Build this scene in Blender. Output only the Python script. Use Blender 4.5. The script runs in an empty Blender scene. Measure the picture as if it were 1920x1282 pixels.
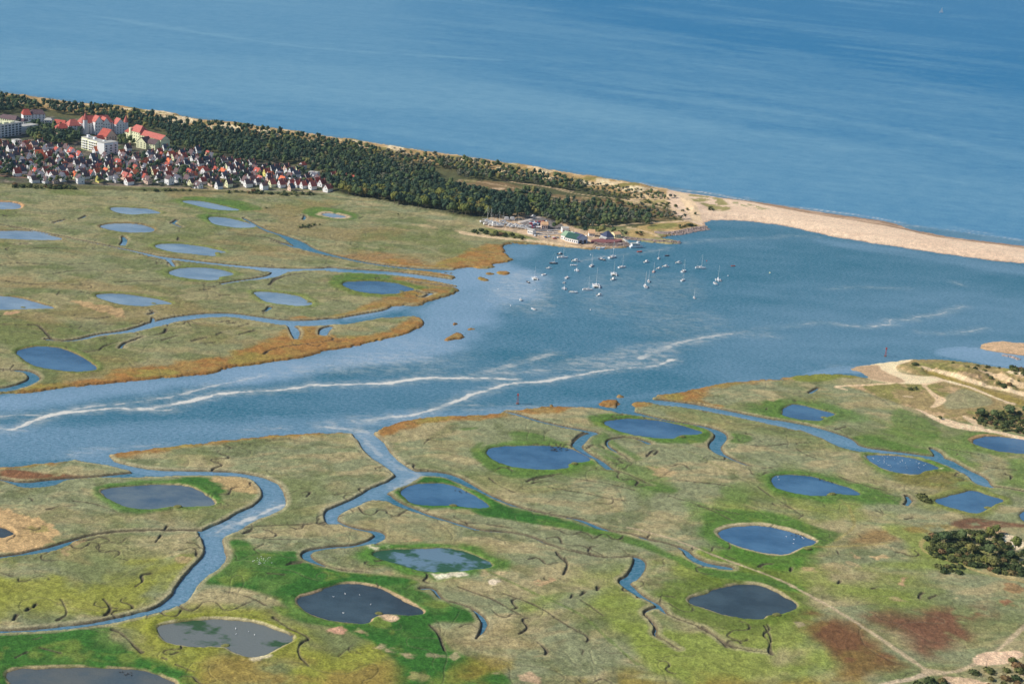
import bpy, bmesh, math, random
import numpy as np
from mathutils import Vector, Matrix

random.seed(7)
RNG = np.random.default_rng(11)
scene = bpy.context.scene
COL = scene.collection

# ------------------------------------------------------------------ camera
CAM_H, FPX, PITCH, ROLL = 350.0, 3000.0, math.radians(16.2), math.radians(4.5)
cam_data = bpy.data.cameras.new("camera")
cam_data.sensor_width = 36.0
cam_data.lens = 36.0 * FPX / 1920.0
cam_data.clip_start, cam_data.clip_end = 1.0, 200000.0
cam = bpy.data.objects.new("camera", cam_data)
COL.objects.link(cam)
CM = Matrix.Rotation(math.radians(90) - PITCH, 3, 'X') @ Matrix.Rotation(ROLL, 3, 'Z')
cam.matrix_world = Matrix.Translation((0, 0, CAM_H)) @ CM.to_4x4()
scene.camera = cam
CMN = np.array(CM)

# ------------------------------------------------------------------ light
SUN_EL, SUN_AZ = math.radians(37), math.radians(258)      # azimuth clockwise from +Y; the sun is on the left
world = bpy.data.worlds.new("World")
scene.world = world
world.use_nodes = True
wn = world.node_tree
sky = wn.nodes.new("ShaderNodeTexSky")
sky.sky_type = 'NISHITA'
sky.sun_disc = False
sky.sun_elevation = SUN_EL
sky.sun_rotation = SUN_AZ
sky.altitude = 100
sky.air_density = 1.0
sky.dust_density = 0.6
sky.ozone_density = 2.0
wn.nodes["Background"].inputs[1].default_value = 0.10
wn.links.new(sky.outputs[0], wn.nodes["Background"].inputs[0])
sd = Vector((math.sin(SUN_AZ) * math.cos(SUN_EL), math.cos(SUN_AZ) * math.cos(SUN_EL), math.sin(SUN_EL)))
sun_data = bpy.data.lights.new("sun", 'SUN')
sun_data.energy = 4.6
sun_data.angle = math.radians(0.5)
sun_data.color = (1.0, 0.93, 0.82)
sun = bpy.data.objects.new("sun", sun_data)
COL.objects.link(sun)
sun.rotation_euler = sd.to_track_quat('Z', 'Y').to_euler()
vs = scene.view_settings
vs.view_transform, vs.look, vs.gamma, vs.exposure = 'Standard', 'None', 1.0, 0.0
vs.use_curve_mapping = False
GAIN = 0.82      # radiance of a flat white sunlit surface; palette colours are given as they look and divided by it

# ------------------------------------------------------------------ helpers
def lin(rgb):
    c = np.array(rgb, float) / 255.0
    return np.where(c <= 0.04045, c / 12.92, ((c + 0.055) / 1.055) ** 2.4)

def alb(*rgb):
    return lin(rgb) / GAIN

def px_to_world(px, py, z=1.0):
    """photo pixel -> point of the level z (numpy)"""
    px, py = np.asarray(px, float), np.asarray(py, float)
    d = np.stack([(px - 960) / FPX, -(py - 641) / FPX, -np.ones_like(px)], -1) @ CMN.T
    t = (z - CAM_H) / d[..., 2]
    return d[..., 0] * t, d[..., 1] * t

def world_to_px(x, y, z):
    v = np.stack([np.asarray(x, float), np.asarray(y, float), np.asarray(z, float) - CAM_H], -1) @ CMN
    return 960 + FPX * v[..., 0] / -v[..., 2], 641 - FPX * v[..., 1] / -v[..., 2]

CROPS = dict(W=(0, 0, 1), A=(0, 340, 3), B=(400, 340, 3), C=(0, 740, 2.3656), D=(500, 740, 2.3656), E=(1000, 700, 2.202),
             F=(1400, 600, 3.206), G=(1400, 900, 3.356), T1=(0, 160, 4), T2=(440, 200, 4), T3=(860, 260, 4), R=(1200, 300, 2.667),
             H=(890, 390, 8), M=(1090, 390, 6.4), U=(0, 190, 10.667), V=(120, 200, 9.143))

def pts(s):
    """'A 1,2 3,4 B 5,6' -> photo pixels; a letter switches the survey sheet"""
    out, c = [], CROPS['W']
    for tok in s.split():
        if ',' in tok:
            a = [float(q) for q in tok.split(',')]
            out.append([c[0] + a[0] / c[2], c[1] + a[1] / c[2]] + a[2:])
        else:
            c = CROPS[tok]
    return np.array(out)

def chaikin(p, n=2, closed=True):
    for _ in range(n):
        q = np.roll(p, -1, 0) if closed else p[1:]
        b = p if closed else p[:-1]
        r = np.empty((len(b) * 2, p.shape[1]))
        r[0::2] = b * .75 + q * .25
        r[1::2] = b * .25 + q * .75
        if not closed:
            r = np.vstack([p[:1], r, p[-1:]])
        p = r
    return p

TAB = [RNG.random((256, 256)) for _ in range(6)]
def vnoise(x, y, k=0):
    T = TAB[k % 6]
    xi, yi = np.floor(x).astype(int), np.floor(y).astype(int)
    fx, fy = x - xi, y - yi
    fx, fy = fx * fx * (3 - 2 * fx), fy * fy * (3 - 2 * fy)
    a, b, c, d = T[xi & 255, yi & 255], T[(xi + 1) & 255, yi & 255], T[xi & 255, (yi + 1) & 255], T[(xi + 1) & 255, (yi + 1) & 255]
    return (a * (1 - fx) + b * fx) * (1 - fy) + (c * (1 - fx) + d * fx) * fy

MEMO = {}
def fbm(x, y, size, octaves=4, k=0, rough=0.55):
    """0..1, mean 0.5"""
    key = (id(x), id(y), size, octaves, k, rough)
    if key in MEMO:
        return MEMO[key][0]
    v, a, s = 0, 1.0, 0
    for o in range(octaves):
        v = v + a * vnoise(x / size * 2 ** o + 17.3 * o + 5 * k, y / size * 2 ** o - 9.1 * o + 31 * k, k + o)
        s += a
        a *= rough
    if 'WX' in globals() and x is WX or 'X' in globals() and x is X:
        MEMO[key] = ((v / s).astype(np.float32), x, y)
    return v / s

def sst(x, a, b):
    t = np.clip((x - a) / (b - a), 0, 1)
    return t * t * (3 - 2 * t)

class Grid:
    """a sheet whose mesh is finer near the camera than far away"""
    def __init__(s, x0, x1, dx, y0, y1, dy, z):
        s.px, s.py = np.arange(x0, x1, dx), np.arange(y0, y1, dy)
        s.x0, s.y0, s.dx, s.dy = x0, y0, dx, dy
        s.nx, s.ny = len(s.px), len(s.py)
        s.PX, s.PY = np.meshgrid(s.px, s.py)
        s.X, s.Y = px_to_world(s.PX, s.PY, z)
    def window(s, P, R):
        ax, bx, ay, by = P[:, 0].min(), P[:, 0].max(), P[:, 1].min(), P[:, 1].max()
        k = max(by + 320, 60) + R * .5
        mx, my = R * k / CAM_H * 1.1 + 4, R * k * k / (CAM_H * FPX) * 1.2 + R * k / CAM_H * .1 + 4
        i0, i1 = int((ax - mx - s.x0) / s.dx), int((bx + mx - s.x0) / s.dx) + 2
        j0, j1 = int((ay - my - s.y0) / s.dy), int((by + my - s.y0) / s.dy) + 2
        return slice(max(j0, 0), max(min(j1, s.ny), 0)), slice(max(i0, 0), max(min(i1, s.nx), 0))
    def dist(s, P, R, closed=True, radius=None, out=None):
        """metres to a polyline given in photo pixels (minus the radius), capped at R"""
        D = np.full(s.X.shape, float(R)) if out is None else out
        wx, wy = px_to_world(P[:, 0], P[:, 1])
        n = len(P)
        for a in range(n if closed else n - 1):
            b = (a + 1) % n
            ra, rb = (radius[a], radius[b]) if radius is not None else (0, 0)
            js, is_ = s.window(P[[a, b]], R + max(ra, rb))
            if js.start >= js.stop or is_.start >= is_.stop:
                continue
            X, Y = s.X[js, is_], s.Y[js, is_]
            ex, ey = wx[b] - wx[a], wy[b] - wy[a]
            L = ex * ex + ey * ey + 1e-9
            t = np.clip(((X - wx[a]) * ex + (Y - wy[a]) * ey) / L, 0, 1)
            d = np.hypot(X - wx[a] - t * ex, Y - wy[a] - t * ey) - (ra + (rb - ra) * t)
            D[js, is_] = np.minimum(D[js, is_], d)
        return D
    def inside(s, P):
        M = np.zeros(s.X.shape, bool)
        x, y = P[:, 0], P[:, 1]
        x2, y2 = np.roll(x, -1), np.roll(y, -1)
        for j in range(max(int((y.min() - s.y0) / s.dy), 0), min(int((y.max() - s.y0) / s.dy) + 2, s.ny)):
            v = s.py[j]
            m = (y <= v) != (y2 <= v)
            xs = np.sort(x[m] + (v - y[m]) / (y2[m] - y[m]) * (x2[m] - x[m]))
            for k in range(0, len(xs) - 1, 2):
                i0, i1 = int(math.ceil((xs[k] - s.x0) / s.dx)), int(math.floor((xs[k + 1] - s.x0) / s.dx)) + 1
                M[j, max(i0, 0):max(i1, 0)] = True
        return M
    def sdf(s, P, R):
        """metres inside (+) or outside (-) a closed outline, capped at R"""
        D = s.dist(P, R)
        return np.where(s.inside(P), D, -D)
    def sdf_win(s, P, R):
        js, is_ = s.window(P, R)
        D = s.dist(P, R)[js, is_]
        return np.where(s.inside(P)[js, is_], D, -D), js, is_
    def sample(s, F, x, y, z):
        u, v = world_to_px(x, y, z)
        i = np.clip(((u - s.x0) / s.dx).round().astype(int), 0, s.nx - 1)
        j = np.clip(((v - s.y0) / s.dy).round().astype(int), 0, s.ny - 1)
        return F[j, i]

def link(name, me, parent=None):
    o = bpy.data.objects.new(name, me)
    COL.objects.link(o)
    if parent is not None:
        o.parent = parent
    return o

def grid_mesh(name, g, Z, keep):
    """mesh of the kept cells of a grid"""
    idx = np.arange(g.nx * g.ny).reshape(g.ny, g.nx)
    q = np.stack([idx[1:, :-1], idx[1:, 1:], idx[:-1, 1:], idx[:-1, :-1]], -1)[keep]
    used = np.zeros(g.nx * g.ny, bool)
    used[q.ravel()] = True
    new = np.cumsum(used) - 1
    q = new[q]
    me = bpy.data.meshes.new(name)
    co = np.stack([g.X.ravel()[used], g.Y.ravel()[used], Z.ravel()[used]], -1).astype(np.float32)
    me.vertices.add(len(co)); me.vertices.foreach_set('co', co.ravel())
    me.loops.add(q.size); me.loops.foreach_set('vertex_index', q.ravel().astype(np.int32))
    me.polygons.add(len(q)); me.polygons.foreach_set('loop_start', np.arange(0, q.size, 4, dtype=np.int32))
    me.polygons.foreach_set('use_smooth', np.ones(len(q), bool))
    me.update()
    return me, used

def add_colour(me, name, rgb):
    a = me.color_attributes.new(name, 'FLOAT_COLOR', 'POINT')
    a.data.foreach_set('color', np.concatenate([rgb, np.ones((len(rgb), 1))], 1).astype(np.float32).ravel())

def add_float(me, name, v):
    a = me.attributes.new(name, 'FLOAT', 'POINT')
    a.data.foreach_set('value', v.astype(np.float32))

# ------------------------------------------------------------------ node helpers
class NT:
    def __init__(s, name):
        s.m = bpy.data.materials.new(name)
        s.m.use_nodes = True
        s.t = s.m.node_tree
        s.p = s.t.nodes["Principled BSDF"]
    def n(s, kind, ins={}, **props):
        nd = s.t.nodes.new(kind)
        for k, v in props.items():
            setattr(nd, k, v)
        for k, v in ins.items():
            s.put(nd.inputs[k], v)
        return nd
    def put(s, sock, v):
        if isinstance(v, bpy.types.NodeSocket):
            s.t.links.new(v, sock)
        else:
            sock.default_value = v
    def math(s, op, a, b=0.0, c=0.0, clamp=False):
        return s.n("ShaderNodeMath", {0: a, 1: b, 2: c}, operation=op, use_clamp=clamp).outputs[0]
    def mix(s, f, a, b, blend='MIX'):
        nd = s.n("ShaderNodeMix", {0: f, 6: a, 7: b}, data_type='RGBA', blend_type=blend)
        return nd.outputs[2]
    def noise(s, scale, detail=3, vec=None, rough=0.5, stretch=None):
        if vec is None:
            vec = s.n("ShaderNodeNewGeometry").outputs["Position"]
        if stretch:
            vec = s.n("ShaderNodeMapping", {0: vec, 2: stretch[1], 3: stretch[0]}).outputs[0]
        return s.n("ShaderNodeTexNoise", {"Vector": vec, "Scale": scale, "Detail": detail, "Roughness": rough}).outputs[0]
    def ramp(s, f, a, b, lo=0.0, hi=1.0):
        return s.n("ShaderNodeMapRange", {0: f, 1: a, 2: b, 3: lo, 4: hi}, interpolation_type='SMOOTHSTEP').outputs[0]
    def attr(s, name, out=0):
        return s.n("ShaderNodeAttribute", attribute_name=name).outputs[out]
    def bump(s, h, strength, dist):
        s.put(s.p.inputs["Normal"], s.n("ShaderNodeBump", {"Height": h, "Strength": strength, "Distance": dist}).outputs[0])

def c4(v):
    return (float(v[0]), float(v[1]), float(v[2]), 1.0)

def simple(name, rgb, rough=0.8, var=0.12, scale=0.6, spec=0.3, metal=0.0, coord='obj'):
    """a painted / tiled / plastered surface: one colour with worn, uneven variation"""
    t = NT(name)
    co = t.n("ShaderNodeTexCoord").outputs["Object"] if coord == 'obj' else None
    n = t.noise(scale, 4, co, 0.6)
    rnd = t.n("ShaderNodeObjectInfo").outputs["Random"]
    f = t.math('ADD', t.ramp(n, 0.25, 0.75, 1 - var, 1 + var), t.math('MULTIPLY', t.math('SUBTRACT', rnd, 0.5), var))
    c = t.n("ShaderNodeVectorMath", {0: tuple(float(q) for q in np.minimum(alb(*rgb), .84)), 3: f}, operation='SCALE').outputs[0]
    t.put(t.p.inputs["Base Color"], c)
    t.p.inputs["Roughness"].default_value = rough
    t.p.inputs["Specular IOR Level"].default_value = spec
    t.p.inputs["Metallic"].default_value = metal
    return t.m
# ------------------------------------------------------------------ survey: outlines on the ground
LAND = [
 "W -700,765 0,737 60,733 130,722 200,717 250,712 305,705 365,702 400,697 418,692 425,688 445,685 480,680 520,674 540,671 570,668 590,660 610,655 650,650 690,640 725,632 765,622 801,606 "
 "783,591 760,592 750,595 720,596 700,590 722,580 733,571 760,571 783,572 800,563 827,557 850,550 862,543 850,538 866,532 850,527 845,523 854,518 846,512 850,507 853,503 880,498 910,503 927,500 918,494 "
 "940,492 960,488 963,486 950,477 938,465 947,458 967,455 1000,453 960,455 T3 400,781 600,786 800,805 900,816 1000,822 1100,820 1200,815 1280,802 1262,780 1232,752 1225,742 1262,745 1330,757 1400,766 1480,775 1560,783 1660,783 "
 "1672,772 1600,756 1540,746 1520,738 1545,728 1600,722 1680,702 1740,684 1840,672 1862,656 1845,640 1848,620 R 328,312 345,300 375,296 450,297 560,302 700,322 820,345 900,365 1000,385 1150,410 1300,432 1450,455 1600,475 1750,497 1920,514 W 2600,545 "
 "2600,512 1920,461 R 1800,410 1600,388 1500,372 1400,352 1335,340 1310,328 1250,305 1100,285 950,265 800,240 650,215 500,195 350,178 200,155 100,137 T3 1200,322 1000,287 800,247 600,217 400,187 200,152 0,127 "
 "T2 1700,362 1500,342 1300,312 1100,277 900,252 700,222 500,187 300,172 100,137 T1 1700,277 1500,257 1300,217 1100,192 900,162 600,137 400,102 200,77 0,54 W -700,125",
 "W -700,890 0,876 C 100,315 200,302 330,285 400,280 480,264 520,255 700,235 900,210 1100,190 1300,172 1514,166 D 380,172 470,172 500,150 530,138 560,130 610,112 650,104 750,95 900,88 1000,84 1050,78 1052,66 1120,66 1200,56 1220,50 1300,50 1440,55 "
 "E 245,140 300,150 400,165 430,160 415,128 420,115 450,115 500,122 530,112 497,100 510,88 560,82 600,78 640,68 690,60 745,50 760,40 830,34 900,30 1000,22 1060,22 F 150,345 260,340 400,325 500,320 620,325 700,337 735,338 690,310 640,292 632,282 "
 "720,265 850,246 960,235 1100,237 1250,240 1400,262 1550,285 1660,297 W 2600,740 2600,1460 -700,1460",
 "F 1375,155 1450,130 1530,118 1667,135 W 2600,660 2600,720 F 1667,208 1550,192 1450,178",
 "B 1300,890 1330,868 1350,850 1380,848 1415,862 1395,880 1340,884", "B 1425,828 1445,820 1468,822 1450,832", "B 1345,800 1360,792 1372,798 1355,806", "B 1470,540 1500,533 1530,540 1555,550 1520,555", "B 1590,508 1620,500 1675,510 1640,523",
 "B 1525,515 1550,508 1580,515 1550,523", "E 268,125 282,112 318,106 345,107 353,118 348,138 310,134", "E 340,88 355,84 372,92 355,96", "D 1255,42 1266,38 1272,46 1260,48",
]
RIVERS = [
 "C 480,262 500,285 520,295 600,315 700,330 850,332 1000,335 1100,345 1180,365 1240,390 1262,430 1272,475 1250,505 1200,530 1140,550 1085,580 1060,600 1000,620 985,640 1000,690 1010,725 960,775 900,812 860,860 840,905 780,937 700,962 600,987 470,1015 300,1035 150,1048 0,1052 -700,1090 -700,1070 0,1040 "
 "130,1034 270,1022 400,1005 500,985 620,960 700,935 760,890 790,830 840,770 895,720 912,680 895,640 880,605 900,595 960,570 1010,545 1060,515 1120,490 1155,460 1170,430 1145,395 1110,368 1050,358 900,354 750,357 680,362 600,352 585,338 560,330 500,312 400,298 320,285 320,250 470,235",
 "D 375,165 395,190 412,208 430,245 470,280 520,310 562,342 572,355 540,380 500,395 440,420 410,445 330,480 265,505 252,530 262,565 300,572 322,566 313,540 340,515 400,490 440,470 490,462 535,470 525,440 560,420 600,405 640,390 680,360 690,345 650,330 600,300 560,265 530,220 510,195 472,172 480,150",
]
MEREN = dict(
 p1="A 0,112 60,114 110,126 128,142 95,157 0,158 -80,150 -80,113", p2="A 612,150 650,142 750,147 830,150 880,165 910,178 850,182 800,180 760,188 690,182 640,170",
 p3="A 1003,107 1100,105 1200,122 1300,145 1365,160 1300,166 1200,158 1080,130", p4="A 550,248 620,236 750,234 840,252 880,272 830,288 700,287 600,268",
 p5="A 1172,205 1200,196 1300,205 1400,235 1440,252 1400,263 1300,258 1200,240", p6="A -80,274 0,276 150,274 250,292 370,325 280,330 180,328 0,322 -80,318",
 p7="A 850,360 950,345 1100,355 1240,385 1290,400 1205,402 1225,415 1190,421 1100,410 950,395", p8="A 938,515 980,490 1080,482 1200,483 1325,515 1300,530 1230,535 1240,550 1180,557 1020,540",
 p9="A 510,632 650,628 780,640 920,665 992,690 880,690 820,703 700,695 600,672", p10="A 1410,618 1500,618 1600,628 1690,645 1740,675 1760,690 1700,702 1580,690 1490,675",
 p11="A -80,638 0,640 100,652 220,680 335,712 200,716 100,718 0,722 -80,722", p12="A 80,962 130,935 230,920 330,932 430,970 510,1015 543,1045 530,1062 400,1068 250,1050 150,1015 120,985",
 p13="B 720,575 760,560 900,556 1010,565 1100,590 1145,605 1060,620 1020,632 900,632 780,610", p14="B 598,182 640,176 690,180 740,192 758,202 700,206 640,198",
 p15="C 428,425 470,408 650,395 830,397 900,430 985,490 810,495 770,490 700,503 600,503 520,475", p16="C 0,583 40,600 65,612 30,628 0,632 -90,630 -90,590",
 p17="C 20,1235 50,1215 200,1208 450,1202 640,1212 720,1245 800,1285 700,1350 100,1350 40,1270", p18="C 693,1020 760,1008 900,990 1000,988 1120,1003 1200,1030 1325,1075 1250,1110 1180,1152 1100,1160 1030,1140 1000,1110 850,1112 750,1098 700,1060",
 p19="D 116,898 220,875 280,850 350,830 450,838 530,865 600,905 690,950 697,968 620,975 510,965 465,985 460,1005 400,1013 280,998 190,970", p20="D 468,710 480,690 560,680 700,675 830,672 900,695 1012,747 1000,765 900,775 800,785 700,783 600,750 520,730",
 p21="D 583,430 640,395 750,387 830,400 900,430 985,480 992,500 900,500 820,485 700,490 630,475", p22="D 962,245 1010,225 1150,221 1320,225 1400,260 1440,285 1400,298 1335,300 1345,320 1250,332 1100,320 1010,290",
 p23="E 275,200 350,185 450,183 560,198 650,222 708,240 690,250 600,252 590,268 500,265 400,250 330,228", p24="F 205,560 250,503 320,503 420,530 548,560 520,575 470,580 440,605 350,600 250,580",
 p25="F 700,810 760,803 900,808 1020,830 1100,855 1165,885 1120,895 1055,900 1040,920 960,922 860,905 760,860", p26="F 143,932 220,922 380,930 500,965 600,995 705,1045 620,1048 500,1035 470,1056 380,1050 250,1030 160,1000",
 p27="F 1335,725 1400,697 1500,692 1667,712 1850,745 1850,805 1667,802 1550,792 1420,765", p28="F 1112,1082 1200,1057 1300,1037 1360,1016 1450,1050 1570,1080 1480,1105 1410,1152 1350,1156 1250,1130",
 p29="W 1341,995 1363,988 1422,983 1462,989 1504,1003 1535,1013 1528,1019 1497,1025 1480,1037 1445,1038 1400,1028 1372,1018 1350,1007", p30="W 1284,1125 1318,1111 1363,1097 1400,1093 1432,1097 1460,1109 1503,1134 1480,1147 1438,1151 1433,1159 1400,1159 1363,1152 1318,1138",
 p31="G 1706,212 1745,188 1850,165 1850,295 1745,265")
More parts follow.
